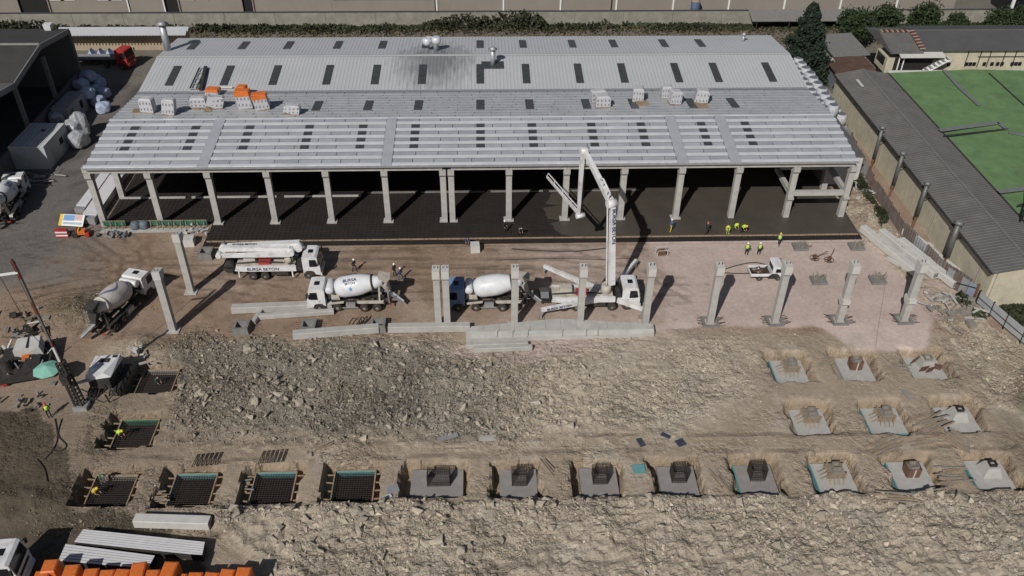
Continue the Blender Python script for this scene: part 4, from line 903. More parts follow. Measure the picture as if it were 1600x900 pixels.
    MB().taper((-8.2, 0, 3.3), (-8.35, 0, 4.0), .7, .8, 1.15, 1.3, (1, 0, 0)).build('charge_hopper', frame if not stripe else DARK, t)
    MB().taper((-8.35, 0, 3.0), (-8.75, 0, 1.9), 1.1, .6, .6, .4, (1, 0, 0)).build('discharge_hopper', frame, t)
    ch = MB(); ch.prism([(-.25, .1), (-.2, -.08), (.2, -.08), (.25, .1), (.2, .1), (.16, -.03), (-.16, -.03), (-.2, .1)], 'x', 0, 1.9)
    o = ch.build('chute', STEEL, t, loc=(-8.7, 0, 1.75)); o.rotation_euler = (0, .45, PI-.5)
    MB().bar((-8.8, 0, .9), (-9.5, .35, 1.35), .1).build('chute_prop', DARK, t)
    ld = thing_part('ladder', t)
    for s_ in (.55, .9): MB().bar((-8.75, s_, .6), (-8.55, s_, 3.4), .05).build('stile', STEEL, ld)
    for k in range(7): MB().bar((-8.74+k*.028, .55, .8+k*.38), (-8.74+k*.028, .9, .8+k*.38), .04).build('rung', STEEL, ld)
    return t
def thing_part(name, parent):
    o = bpy.data.objects.new(name, None); o.empty_display_size = .2; COL.objects.link(o); o.parent = parent; return o
def pump_base(label, x, y, rz, beds):
    t = thing('concrete_pump_truck', label, 'truck', (x, y, 0), rz, 'concrete pump trucks')
    chassis(t, -.8, -10.6); cab(t, WHITE, hatch=True); wheels(t, (-1.35, -3.0, -6.9, -8.25) if beds else (-1.45, -6.3, -7.65), twin=(1, 2, 3))
    for s_ in (-1, 1):
        bd = MB().prism([(-2.7, 1.15), (-2.7, 1.75), (-9.4, 1.75), (-9.6, 1.25), (-8.6, 1.15)], 'y', s_*.95, s_*1.25).build('side_bed', WHITE, t)
        if not beds: text('BURSA BETON', .55, NAVY, bd, frame_mat((-6.4, s_*1.262, 1.45), (1 if s_ < 0 else -1, 0, 0), (0, 0, 1)))
        MB().box(-4.6, s_*1.0, .8, 1.9, .4, .5).build('side_tank', DARK, t)
    MB().box(-6.2, 0, 1.55, 6.6, 1.8, .3).build('pump_deck', CREAMP, t)
    MB().box(-8.0, .1, 2.0, 1.3, 1.1, .7).build('pump_unit', CREAMP, t); MB().box(-6.3, -.3, 1.9, 1.3, .8, .45).build('valve_block', RED, t)
    MB().tube([(-4.2, -.6, 1.9), (-6.6, -.75, 2.2), (-9.6, -.4, 1.7)], .09, 8).build('delivery_pipe', DARK, t)
    hp = MB(); hp.add([(-9.7, -.6, .9), (-9.7, .6, .9), (-10.5, .5, .9), (-10.5, -.5, .9), (-9.6, -1.0, 1.6), (-9.6, 1.0, 1.6), (-11.0, .95, 1.6), (-11.0, -.95, 1.6)], [(3, 2, 1, 0), (0, 1, 5, 4), (1, 2, 6, 5), (2, 3, 7, 6), (3, 0, 4, 7)]); hp.build('receiving_hopper', DARK, t)
    MB().box(-10.25, 0, 1.25, .9, 1.2, .06).build('hopper_grate', STEEL, t)
    MB().cyl((-3.6, 0, 1.6), (-3.6, 0, 2.7), .62, .5, 16).build('turret', CREAMP, t, True)
    MB().box(-2.35, 0, 1.6, .5, 2.2, 1.1).build('hydraulic_box', DARK, t)
    return t
# parked pump with its boom folded along the roof
pa = pump_base('parked white pump truck with its boom folded on top', -14.15, 82.25, 0, False)
def arm(t, p, q, w0, h0, w1, h1, m=WHITE, name='boom_section'): return MB().taper(p, q, w0, h0, w1, h1).build(name, m, t)
b1 = arm(pa, (-2.3, .55, 3.55), (-10.7, .55, 3.35), .75, .85, .6, .6); arm(pa, (-10.9, .0, 3.55), (-3.3, -.15, 3.45), .5, .6, .45, .5); arm(pa, (-3.0, -.65, 3.1), (-11.4, -.62, 2.95), .45, .55, .35, .35); arm(pa, (-10.9, -.2, 2.7), (-5.0, -.25, 2.75), .3, .35, .25, .25)
for p, r_ in (((-2.4, .3, 3.5), .48), ((-10.8, .3, 3.45), .42), ((-3.1, -.4, 3.3), .36), ((-11.2, -.45, 3.05), .3)): MB().cyl((p[0], p[1]-.5, p[2]), (p[0], p[1]+.45, p[2]), r_, r_, 14).build('boom_joint', WHITE, pa, True)
text('BURSA BETON', .42, NAVY, b1, frame_mat((-8.4, .35, 3.4+.42), (1, 0, 0), (0, 1, 0))); text('Putzmeister', .36, NAVY, b1, frame_mat((-5.6, .172, 3.5), (1, 0, 0), (0, 0, 1)))
MB().tube([(-2.6, -.3, 2.4), (-3.2, -.9, 2.9), (-3.1, -.95, 2.2), (-3.6, -.9, 1.9)], .08, 8).build('delivery_hose', DARK, pa)
for x_ in (-3.2, -9.2): MB().bar((x_, -1.15, 1.2), (x_, -1.2, .35), .14).build('stabiliser_leg', WHITE, pa)
MB().lathe((-10.4, -.7, 1.2), (-10.4, .7, 1.2), [(0, .55), (.02, .62), (1.38, .62), (1.4, .55)], 14).build('hopper_guard', TYRE, pa, True)
# working pump: outriggers spread, boom raised over the slab
pb = pump_base('working white pump truck with raised boom and spread outriggers', 21.2, 75.75, 0, True)
def w2l(p): return Vector((p[0]-21.2, p[1]-75.75, p[2]))
for p, q, tx in (((17.2, 74.9, 1.4), (10.4, 73.2, 1.25), 1), ((17.0, 76.4, 1.4), (11.2, 81.3, 1.2), 0), ((18.8, 74.7, 1.35), (21.3, 73.15, 1.2), 0), ((18.6, 76.8, 1.35), (21.9, 82.2, 1.2), 0)):
    a, b = w2l(p), w2l(q); og = MB().taper(a, b, .42, .62, .3, .4).build('outrigger', WHITE, pb)
    MB().bar(b, (b.x, b.y, .12), .2).build('outrigger_jack', STEEL, og); MB().box(b.x, b.y, .07, .7, .7, .1).build('jack_pad', TIMBER, og)
    if tx:
        d_ = (b-a).normalized(); sd = Vector((0, 0, 1)).cross(d_).normalized(); sd = sd if sd.y < 0 else -sd
        text('BURSA BETON', .42, NAVY, og, frame_mat(a.lerp(b, .72)+sd*.2, -d_, Vector((0, 0, 1))-d_*d_.z))
BP = [w2l(p) for p in ((18.05, 75.5, 2.9), (17.65, 76.82, 12.25), (15.46, 84.02, 14.45), (15.44, 84.11, 6.2), (12.33, 94.32, 5.4), (11.8, 96.0, 4.9))]
side = Vector((.957, .29, 0))
def section(a, b, w0, w1, off=0, m=WHITE):
    d_ = (b-a).normalized(); up_ = side.cross(d_).normalized(); o_ = side*off
    return MB().taper(a+o_, b+o_, w0*.8, w0, w1*.8, w1, up_).build('boom_section', m, pb)
s1 = section(BP[0], BP[1], .78, .62); s2 = section(BP[1], BP[2], .72, .5, -.1); s3 = section(BP[2], BP[3], .5, .36, -.35); s4 = section(BP[3], BP[4], .38, .24, -.1)
for p, r_ in ((BP[1], .48), (BP[2], .40), (BP[3], .30)): MB().cyl(p-side*.6, p+side*.4, r_, r_, 14).build('boom_joint', WHITE, pb, True)
MB().tube([BP[4]-side*.1, BP[4]+Vector((-.3, .9, .1)), BP[5]], .1, 8).build('end_hose', DARK, pb)
def pipe_along(a, b, off, lift, r=.075, m=CONC_L):
    d_ = (b-a).normalized(); up_ = side.cross(d_).normalized()
    return MB().tube([a+side*off, a.lerp(b, .06)+side*off+up_*lift, a.lerp(b, .94)+side*off+up_*lift, b+side*off], r, 8).build('boom_pipe', m, pb)
pipe_along(BP[0], BP[1], -.55, 0, m=WHITE); pipe_along(BP[3], BP[4], -.15, .75, .07, WHITE); pipe_along(BP[2], BP[3], .15, .2, .06, DARK)
a, b = BP[1], BP[2]; d_ = (b-a).normalized(); up_ = side.cross(d_).normalized()*-1
MB().tube([a+d_*.3-side*.5, a+d_*.5-side*.3+up_*-1.1, a+d_*2.4-side*.3+up_*-1.2, a+d_*3.3-side*.2+up_*-.3], .09, 8).build('link_frame', WHITE, pb)
MB().tube([a+d_*.9-side*.4+up_*-.3, a+d_*1.1-side*.3+up_*-1.1], .08, 8).build('link_frame', WHITE, pb); MB().tube([a+d_*2.2-side*.3+up_*-.3, a+d_*2.2-side*.3+up_*-1.1], .08, 8).build('link_frame', WHITE, pb)
for k in (.25, .5, .75):
    p = BP[3].lerp(BP[4], k); dd = (BP[4]-BP[3]).normalized(); uu = side.cross(dd).normalized(); MB().bar(p-side*.12, p-side*.15+uu*.75, .06).build('pipe_bracket', WHITE, pb)
d_ = (BP[1]-BP[0]).normalized(); nrm = Vector((side.y, -side.x, 0)).normalized(); nrm = nrm if nrm.y < 0 else -nrm
text('BURSA BETON', .62, NAVY, s1, frame_mat(BP[0].lerp(BP[1], .74)+nrm*.385+side*.05, -d_, nrm.cross(-d_)))

mixer('first white mixer truck with lettered drum, facing left', -14.7, 76.15, PI)
mc = mixer('mixer truck with a blue cab behind the double column', .25, 75.85, PI, BLUEP, DRUM, CREAMP, False)
mixer('dusty mixer truck with a blue banded drum, near the drilling rig', -33.3, 79.6, math.radians(73), WHITE, DRUM_D, DARK, False, True)
mixer('mixer truck cut off by the left edge beside the scrap', -56.0, 101.4, math.radians(98), WHITE, DRUM, CREAMP, True)
# small dropside pickup
t = thing('dropside_pickup', 'small white dropside pickup with rusty scrap on the pink pad', 'pickup', (38.6, 80.4, 0), 0)
cab(t, WHITE, 1.5, 1.8, .42, 1.6, False); wheels(t, (-.75, -2.9), .78, .34)
MB().box(-2.7, 0, .62, 2.5, 1.75, .1).build('bed', DARK, t)
for nm, a in (('tail_board', (-3.92, 0, .82, .06, 1.75, .36)), ('side_board', (-2.7, -.87, .82, 2.4, .06, .36)), ('side_board', (-2.7, .87, .82, 2.4, .06, .36)), ('head_board', (-1.56, 0, .95, .06, 1.75, .6))): MB().box(*a).build(nm, WHITE, t)
t2 = thing('scrap_load', 'rusty tools and scrap lying in the pickup bed', 'scrap', (35.9, 80.4, .68))
for k in range(14): MB().bar((random.uniform(-1, 1), random.uniform(-.7, .7), .05), (random.uniform(-1, 1), random.uniform(-.7, .7), random.uniform(.1, .5)), random.uniform(.06, .2)).build('scrap_piece', [RUST, REBAR, STEEL, RUST][k % 4], t2)
# red tractor unit in the far yard
t = thing('red_tractor_unit', 'red truck cab parked in the far left yard', 'truck', (-53.9, 141.2, 0), -.25); cab(t, RED, 2.0, 2.4, .7, 2.7, False); chassis(t, -.6, -5.2); wheels(t, (-1.3, -4.2), 1.05, .5)
t = thing('crate_trailer', 'low trailer with white pointed crates behind the red truck', 'trailer', (-58.0, 143.6, 0), 0)
MB().box(-1.4, 0, .9, 9, 2.4, .25).build('bed', DARK, t); MB().box(-1.4, -1.15, 1.5, 8.6, .1, 1.0).build('side_board', STEEL, t); wheels(t, (-1, -2.4), 1.0, .45)
for k in range(5): MB().add([(-4+k*1.5, -1, 1.05), (-2.6+k*1.5, -1, 1.05), (-2.6+k*1.5, 1, 1.05), (-4+k*1.5, 1, 1.05), (-3.3+k*1.5, -.3, 2.4), (-3.3+k*1.5, .6, 2.4)], [(3, 2, 1, 0), (0, 1, 4), (1, 2, 5, 4), (2, 3, 5), (3, 0, 4, 5)]).build('crate', BAGB, t)
# delivery truck and stacked materials, lower left corner
t = thing('delivery_truck', 'white delivery truck cab in the bottom left corner', 'truck', (-30.7, 41.6, 0), 0.0)
t.location = (-31.2, 42.1, 0); t.rotation_euler = (0, 0, .06); cab(t, WHITE, 2.2, 2.5, .7, 2.7, True); wheels(t, (-1.4, -4.5), 1.1, .5); chassis(t, -.7, -7)
for i, (px, py, hh) in enumerate(((80, 880, 2.4), (66, 898, 2.3), (113, 888, 2.4), (143, 894, 2.3), (168, 896, 2.3), (191, 895, 2.35), (217, 888, 2.6), (238, 896, 2.4), (265, 887, 2.7), (280, 902, 2.0), (305, 900, 1.9), (330, 900, 1.9), (355, 895, 2.1), (381, 892, 2.3))):
    g_ = G(px, py, hh); wrapped_pallet('orange covered pallet, %s from the left in the bottom left row' % ['rear first', 'front first', 'third', 'fourth', 'fifth', 'sixth', 'seventh', 'eighth', 'ninth', 'tenth', 'eleventh', 'twelfth', 'last but one', 'last'][i], g_.x, g_.y-.3, 1.06, 1.6 if i in (6, 8) else 1.2, hh, ORANGE, 0, random.uniform(-.12, .12), 'orange covered pallets by the delivery truck', 3, 3, 0, .45)
def panel_stack(label, corners, n, nz_, z=.15, rib=True):
    """corners: near-left, near-right, far-right, far-left"""
    t = thing('panel_stack', label, 'panels', (0, 0, 0), 0, 'stacked white roof panels'); c = [Vector((*q, 0)) for q in corners]
    MB().add([(*(p.xy), z) for p in c]+[(*(p.xy), z+nz_-.07) for p in c], [(3, 2, 1, 0), (0, 1, 5, 4), (1, 2, 6, 5), (2, 3, 7, 6), (3, 0, 4, 7), (4, 5, 6, 7)]).build('panel_pack', DARK if n > 1 else STEEL, t)
    for i in range(n):
        a0, a1 = (i+.06)/n, (i+.78)/n; q = [c[0].lerp(c[3], a0), c[1].lerp(c[2], a0), c[1].lerp(c[2], a1), c[0].lerp(c[3], a1)]
        v = [(*(p.xy), z+nz_-.066) for p in q]+[(*(p.xy), z+nz_) for p in q]
        MB().add(v, [(3, 2, 1, 0), (0, 1, 5, 4), (1, 2, 6, 5), (2, 3, 7, 6), (3, 0, 4, 7), (4, 5, 6, 7)]).build('roof_panel', mat('white_roof_panel', (.62, .62, .63), .45, var=.06), t)
    for k in (.15, .5, .85): p, q = c[0].lerp(c[1], k), c[3].lerp(c[2], k); MB().bar((p.x, p.y, .06), (q.x, q.y, .06), .15).build('bearer', TIMBER, t)
panel_stack('far stack of white ribbed roof panels in the lower left', [(-28.6, 44.75), (-18.1, 43.2), (-18.2, 44.5), (-28.3, 46.0)], 6, .8)
panel_stack('near stack of white ribbed roof panels in the lower left', [(-29.2, 43.0), (-22.0, 42.1), (-21.8, 43.3), (-29.2, 44.6)], 6, .8)
panel_stack('long stack of pale panels along the hall left side', [(-45.3, 93.0), (-43.5, 92.7), (-43.3, 106.5), (-45.1, 106.5)], 1, .9)
panel_stack('second narrow panel stack against the left hall columns', [(-47.0, 95.5), (-45.7, 95.3), (-45.4, 107), (-46.6, 107)], 1, .7)

# ------------------------------------------------------------------ surroundings: left shed
shed = thing('open_shed', 'dark roofed open sided shed at the upper left', 'building', (-59.3, 0, 0))
for k, (ya, yb) in enumerate(((113.9, 134.0), (93.8, 113.9))):
    ym = (ya+yb)/2
    for a, b, za, zb in ((ya, ym, 9.5, 11.0), (ym, yb, 11.0, 9.5)):
        MB().prism([(a, za), (b, zb), (b, zb-.25), (a, za-.25)], 'x', -45, 0).build('roof_slope', ASPH_R if a < ym-.1 and k else GREY_R if k else ASPH_R, shed)
        MB().prism([(a, za+.02), (b, zb+.02), (b, zb-.75), (a, za-.75)], 'x', .003, .16).build('verge_fascia', mat('grey_fascia', (.2, .2, .2), .6), shed)
    MB().box(-22, ym, 11.03, 44, .5, .1).build('ridge_cap', mat('pale_ridge', (.3, .29, .27), .7), shed)
    MB().box(-.15, ym, 1.4, .3, yb-ya-.4, 2.8).build('low_wall', SHADEW, shed)
    MB().box(-14, ym, 4.6, .3, yb-ya-.4, 9.2).build('shade_backing', BLACKH, shed)  # black backing painted as the shade inside the shed
for y in (94, 103.8, 113.9, 123.9, 133.8): MB().box(-.05, y, 4.6, .5, .5, 9.2).build('post', SHADEW, shed)
MB().box(-22, 134.0, 4.6, 44, .3, 9.2).build('end_wall', SHADEW, shed)
v = thing('roof_vent_box', 'small white box on the far edge of the dark shed roof', 'vent', (-61.8, 133.2, 9.5)); MB().taper((0, 0, 0), (0, 0, 1.0), .9, .9, 1.1, 1.1, (0, 1, 0)).build('box', WHITE, v); MB().box(0, 0, 1.05, 1.2, 1.2, .08).build('lid', WHITE, v)
# site container and bundles beside it
t = thing('site_container', 'white site cabin with a ribbed roof beside the shed', 'container', (-56.75, 110.6, 0), -.03)
MB().box(0, 0, 1.65, 4.8, 7.0, 3.3).build('container_body', mat('container_white', (.42, .44, .45), .5, var=.08), t)
for i in range(8): MB().box(-2.1+i*.6, 0, 3.35, .52, 7.1, .09).build('roof_rib', mat('container_roof', (.55, .56, .56), .5, var=.06), t)
MB().box(2.41, -1.5, 1.3, .04, .9, 2.0).build('door', STEEL, t); MB().box(2.41, 1.2, 1.9, .04, 1.0, .9).build('window', GLASS, t); MB().box(.4, 1.2, 3.45, .5, .5, .1).build('roof_vent', DARK, t)
t = thing('rear_container', 'grey windowed cabin behind the foil bundles in the shade', 'cabin', (-57.3, 123.0, 0), -.08); MB().box(0, 0, 1.4, 2.4, 6, 2.8).build('cabin_body', mat('cabin_grey', (.33, .33, .33), .6), t)
for y in (-1.6, 1.2): MB().box(1.21, y, 1.6, .04, .8, 1.2).build('window', GLASS, t)
def lump(name, m, x, y, z, sx_, sy_, sz_, label, cat, group, seed, parts=None):
    v_, f_ = ROCKS[seed % 14]; bm = bmesh.new(); bmesh.ops.create_icosphere(bm, subdivisions=3, radius=.5)
    r = np.random.default_rng(seed)
    off = r.uniform(0, 9, 2)
    for q in bm.verts:
        p = q.co; k = 1+.42*(float(fbm(p.x*2+off[0]+p.z, p.y*2+off[1]-p.z, 1.6, 3, seed))-.5); c = 1.0
        mxx = max(abs(p.x), abs(p.y)); e = .5/max(mxx, .25) if abs(p.z) < .42 else 1.15
        q.co = Vector((p.x*k*min(e, 1.35), p.y*k*min(e, 1.35), p.z*k*1.1))
    me = bpy.data.meshes.new(name); bm.to_mesh(me); bm.free()
    o = mk(name, me, m, None, (x, y, z+sz_*.46)); o.scale = (sx_, sy_, sz_); o.rotation_euler = (0, 0, r.uniform(-.4, .4)); tag(o, label, cat, group); return o
for i, (px, py) in enumerate(((122, 122), (136, 114), (150, 118), (128, 134), (143, 130), (157, 134), (136, 148), (150, 146), (158, 156))):
    g_ = G(px, py, 2.0); lump('bulk_bag', BAGB, max(g_.x, -57.9), g_.y, 0 if i % 3 else 1.5, 1.9, 1.8, 1.7, 'bluish bulk bag in the shaded pile beside the shed', 'bag', 'shaded bulk bags by the shed', i+20)
for i, (px, py, h_) in enumerate(((88, 180, 2.6), (112, 196, 3.2), (122, 188, 3.6), (120, 212, 2.4))):
    g_ = G(px, py, h_*.7); lump('foil_bundle', FOIL, g_.x, g_.y, 0, 2.2, 2.4, h_, ['silver foil bundle behind the white container roof', 'silver foil bundle right of the white container', 'tallest silver foil bundle beside the yard lane', 'low grey foil bundle nearest the yard lane'][i], 'bundle', None, i+40)
sp = thing('scrap_heap', 'heap of pale bent scrap strips behind the left mixer', 'scrap', (-54.8, 105.0, 0))
for k in range(34): a = random.uniform(0, 6.28); p = Vector((random.uniform(-3.2, 2.2), random.uniform(-3.0, 1.0), random.uniform(.05, .5))); MB().bar(p, p+Vector((math.cos(a)*1.6, math.sin(a)*.6, random.uniform(-.1, .3))), .1, .06).build('strip', [CONC_L, STEEL, TIMBER_G, DARK][k % 4], sp)
# long low canopy behind the yard
cn = thing('canopy_shed', 'long low shed with silver roof bands behind the red truck', 'building', (-56.5, 148.2, 0))
for k, y in enumerate((-.9, .5)): MB().prism([(y-.55, 3.6-.0), (y+.5, 4.1), (y+.5, 3.95), (y-.55, 3.45)], 'x', -11.5, 10.5).build('roof_band', mat('bright_metal', (.6, .61, .63), .35, .3, var=.05), cn)
MB().box(-.5, 1.0, 1.7, 21.6, .25, 3.4).build('tan_wall', mat('tan_render', (.38, .31, .22), .9, var=.12, scale=.6), cn)
mb = MB(); [mb.box(-11+k*.55, -1.5, 3.35, .12, .2, .3) for k in range(40)]; o = mb.build('rafter_ends', DARK, cn); o['kind'] = 'stuff'

# ------------------------------------------------------------------ back boundary wall, facades and weeds
bw = thing('boundary_wall', 'long weathered concrete boundary wall behind the hall', 'wall', (0, 160.2, 0))
for i in range(22):
    a = -98+i*9.2; MB().box(a+4.6, 0, 1.3, 9.14, .3, 2.6).build('wall_panel', WALLC, bw); MB().box(a+4.6, 0, 2.65, 9.14, .42, .12).build('coping', DECK, bw)
fc = thing('warehouse_facade', 'long beige warehouse facade with white downpipes at the top edge', 'building', (0, 164.5, 0))
PX = [678, 788, 882, 974, 1068, 1160, 1252, 1345, 1438, 1536]; FX = [G(p, 0, 6).x*1.0 for p in PX]
for i in range(len(FX)-1):
    MB().box((FX[i]+FX[i+1])/2, 3, 6, FX[i+1]-FX[i]-.08, 6, 12).build('facade_bay', BEIGE, fc); MB().box(FX[i]+.05, -.12, 6, .3, .2, 12).build('downpipe', HELW, fc)
MB().box(FX[3]-.9, -.12, 6, .18, .2, 12).build('downpipe', DARK, fc)
gb = thing('glazed_building', 'dark glazed building in the top right corner', 'building', (0, 163, 0)); MB().box(112, 4, 6, 12, 8, 12).build('core', BLACKH, gb)
for i in range(5):
    for j in range(4): MB().box(107.2+i*2.4, -.06, 2+j*2.4, 2.2, .1, 2.2).build('pane', GLASS, gb)
MB().box(105.6, -.1, 6, .5, .4, 12).build('corner_post', HELW, gb)
f2 = thing('tan_warehouse', 'tan warehouse facade with dark doorways at the top left', 'building', (0, 165.5, 0))
xs_ = [G(p, 0, 5).x for p in (-60, 3, 52, 180, 238, 262, 364, 382, 508)]
for i in range(len(xs_)-1):
    dk = i in (1, 4, 6); MB().box((xs_[i]+xs_[i+1])/2, 3.2 if dk else 3, 6, xs_[i+1]-xs_[i]-.03, 6, 12).build('doorway' if dk else 'facade_bay', BLACKH if dk else BEIGE, f2)  # doorways are near-black blocks, the shade of the openings painted in
    MB().box(xs_[i+1], -.15, 6, .22, .25, 12).build('pilaster', HELW if i in (2, 3) else BEIGE, f2)
for p in (75, 92, 150, 168, 284, 305): x = G(p, 15, 3).x; MB().box(x, -.05, 3.6, 2.6, .12, 1.0).build('vent_panel', CONC_L, f2)
f3 = thing('low_flat_building', 'low flat roofed building between the two warehouses', 'building', (0, 165, 0)); a, b = G(508, 15, 4).x, G(676, 15, 4).x
MB().box((a+b)/2, 4.5, 2.1, b-a, 9, 4.2).build('block', BEIGE, f3); MB().box((a+b)/2, 4.4, 4.3, b-a-.3, 8.6, .2).build('flat_roof', mat('pale_flat_roof', (.21, .19, .17), .9), f3); MB().box((a+b)/2, -.05, 3.5, b-a-.6, .1, .5).build('window_band', GLASS, f3)
def leaves(name, pts, size, m, parent=None, up=0.3):
    n = len(pts); c = np.asarray(pts); d1 = RNG.normal(size=(n, 3)); d1 /= np.linalg.norm(d1, axis=1)[:, None]; d2 = np.cross(d1, RNG.normal(size=(n, 3))); d2 /= np.linalg.norm(d2, axis=1)[:, None]
    s_ = size*RNG.uniform(.6, 1.4, (n, 1)); a = d1*s_; b = d2*s_*.6
    V = np.stack([c-a-b*.3, c+b, c+a, c-b], 1).reshape(-1, 3).astype(np.float32); F = np.arange(4*n, dtype=np.int32)
    me = bpy.data.meshes.new(name); me.vertices.add(4*n); me.vertices.foreach_set('co', V.ravel()); me.loops.add(4*n); me.loops.foreach_set('vertex_index', F)
    me.polygons.add(n); me.polygons.foreach_set('loop_start', np.arange(0, 4*n, 4, dtype=np.int32)); me.update(calc_edges=True); me.shade_flat(); me.validate()
    return mk(name, me, m, parent)
n = 16000; x = RNG.uniform(-95, 108, n); hh = .3+2.5*sst(.25, .8, fbm(x, x*0+3, .11, 4, 71))*(.30+1.1*np.exp(-((x-12)/17)**2)+.6*np.exp(-((x+74)/14)**2)); dens = fbm(x, x*0, .12, 3, 72)
keep = RNG.uniform(0, 1, n) < .35+1.0*sst(.35, .6, dens); x, hh = x[keep], hh[keep]
y = 159.8-np.abs(RNG.normal(0, 1.6, len(x)))-.3; z = RNG.uniform(0, 1, len(x))**1.1*hh*np.exp(-((159.5-y)/5.0)**2)
tag(leaves('weeds', np.stack([x, y, z], 1), .33, WEED), 'dark green weeds along the foot of the boundary wall', 'weeds', kind='stuff')
n = 7000; x = RNG.uniform(-90, 75, n); y = RNG.uniform(150, 158.5, n); tag(leaves('dry_grass', np.stack([x, y, RNG.uniform(0, .35, n)], 1), .25, DRYW), 'dry grass strip in front of the boundary wall', 'grass', kind='stuff')
# ------------------------------------------------------------------ trees
def tree(label, x, y, h_, r, m, nleaf, size, conic=False, group=None, z0=.28):
    t = thing('conifer_tree' if conic else 'round_tree', label, 'tree', (x, y, 0), 0, group)
    MB().cyl((0, 0, -.2), (0, 0, h_*.5), .28 if not conic else .32, .16, 9).build('trunk', BARK, t)
    for k in range(7): a = k*2.4; MB().cyl((0, 0, h_*(.25+.05*k)), (math.cos(a)*r*.6, math.sin(a)*r*.6, h_*(.45+.05*k)), .09, .03, 6).build('limb', BARK, t)
    P = []
    if conic:
        for k in range(240):
            u = random.random()**1.3; zc = h_*(.05+.93*u); rr = r*(1-u)**.85*random.uniform(.3, 1.0)+.1; a = random.uniform(0, 6.28); c = np.array([math.cos(a)*rr*.8, math.sin(a)*rr*.8, zc])
            P.append(c+RNG.normal(size=(nleaf//240, 3))*np.array([.42, .42, .36])*(1.25-u*.7))
    else:
        for k in range(46):
            a, ph = random.uniform(0, 6.28), random.uniform(-.5, 1.5); q = random.uniform(.55, 1.0)
            c = np.array([math.cos(a)*math.cos(ph)*r*q*.8, math.sin(a)*math.cos(ph)*r*q*.8, h_*.58+math.sin(ph)*h_*.36*q]); P.append(c+RNG.normal(size=(nleaf//46, 3))*.38*r/2.4)
    leaves('crown', np.concatenate(P), size, m, t)
tree('tall dark conifer at the right end of the hall', 56.6, 135.0, 12.6, 6.2, LEAFD, 40000, .22, True)
for i, (x, y, h_, r) in enumerate(((70.0, 148.5, 6.6, 3.6), (75.5, 150, 7.0, 3.3), (83.5, 151, 6.6, 3.4), (90.0, 152, 4.6, 2.2), (97.0, 151, 5.8, 3.0), (102.0, 151.5, 6.0, 3.2), (108.0, 151, 7.2, 3.6), (113, 152, 6.5, 3))):
    tree('round green tree behind the cream building, %s' % ['first from the conifer', 'second from the conifer', 'third, wide crowned', 'small one in the gap', 'fifth along the row', 'sixth along the row', 'seventh, near the glazed building', 'last at the right edge'][i], x, y, h_, r, LEAF, 3700, .26, False, 'row of round trees')
# ------------------------------------------------------------------ right side buildings
ls = thing('long_cream_shed', 'long cream walled shed with grey ribbed roof along the right', 'building', (0, 0, 0))
MB().box(59.0, 99.8, 2.35, .3, 51.6, 5.1).build('side_wall', CREAM, ls); MB().box(66.3, 99.8, 2.35, .3, 51.6, 5.1).build('side_wall', CREAM, ls)
for y in (74.0, 125.6): MB().prism([(59.2, -.2), (66.1, -.2), (66.1, 4.85), (62.6, 5.6), (59.2, 4.85)], 'y', y-.15, y+.15).build('gable_wall', CREAM, ls)
nr = 104
for (xa, xb, za, zb, mm) in ((58.4, 62.6, 4.95, 5.75, GREY_R), (62.6, 66.7, 5.75, 5.0, GREY_R)):
    mb = MB()
    for k in range(nr):
        y0 = 73.6+k*.5; q = [(xa, y0, za), (xb, y0, zb), (xb, y0+.3, zb), (xa, y0+.3, za), (xa, y0+.38, za+.06), (xb, y0+.38, zb+.06), (xb, y0+.5, zb+.0), (xa, y0+.5, za+.0)]
        mb.add(q, [(0, 1, 2, 3), (3, 2, 5, 4), (4, 5, 6, 7)])
    mb.build('roof_slope', mm, ls)
MB().box(62.6, 99.6, 5.79, .35, 52, .08).build('ridge_cap', mat('pale_ridge2', (.17, .165, .16), .8), ls); MB().box(58.3, 99.6, 4.93, .22, 52, .16).build('gutter', DARK, ls)
for k in range(9): MB().box(58.83, 76.5+k*5.8, 2.3, .06, .12, 4.9).build('wall_joint', mat('pale_joint', (.33, .3, .24), .9), ls)
for k, (x_, y_) in enumerate(((60.6, 121), (62.0, 122.2))): MB().box(x_, y_, 5.55, .4, 2.4, .1).build('rooflight', CONC_L, ls)
for lb, y_ in (('flue pipe on the cream wall, farthest', 105.0), ('flue pipe on the cream wall, second farthest', 97.9), ('flue pipe on the cream wall, second nearest', 90.3), ('flue pipe on the cream wall, nearest and thickest', 81.6)):
    t = thing('wall_flue', lb, 'pipe', (57.9, y_, 0), 0, 'flue pipes along the cream shed'); r = .34 if y_ < 85 else .25
    MB().cyl((0, 0, 1.6), (0, 0, 6.0), r, r, 14).build('pipe', mat('dull_flue', (.13, .135, .13), .5, .3, var=.2), t, True); MB().cyl((0, 0, 6.2), (0, 0, 6.5), r*1.7, r*.8, 14).build('cap', mat('dull_cap', (.2, .21, .21), .5, .2), t, True)
    for a in range(3): MB().bar((r*.8*math.cos(a*2.1), r*.8*math.sin(a*2.1), 5.95), (r*.8*math.cos(a*2.1), r*.8*math.sin(a*2.1), 6.25), .05).build('cap_strut', DARK, t)
    MB().bar((0, 0, 1.6), (-.3, -.3, .0), .25).build('support', RUST, t); MB().box(.5, 0, 4.2, .9, .1, .1).build('wall_bracket', DARK, t)
gr = thing('green_roof_building', 'large building with a bright green sheet roof on the right', 'building', (0, 0, 0))
MB().box(96, 105, 2.2, 58, 41, 4.6).build('walls', CREAM, gr)
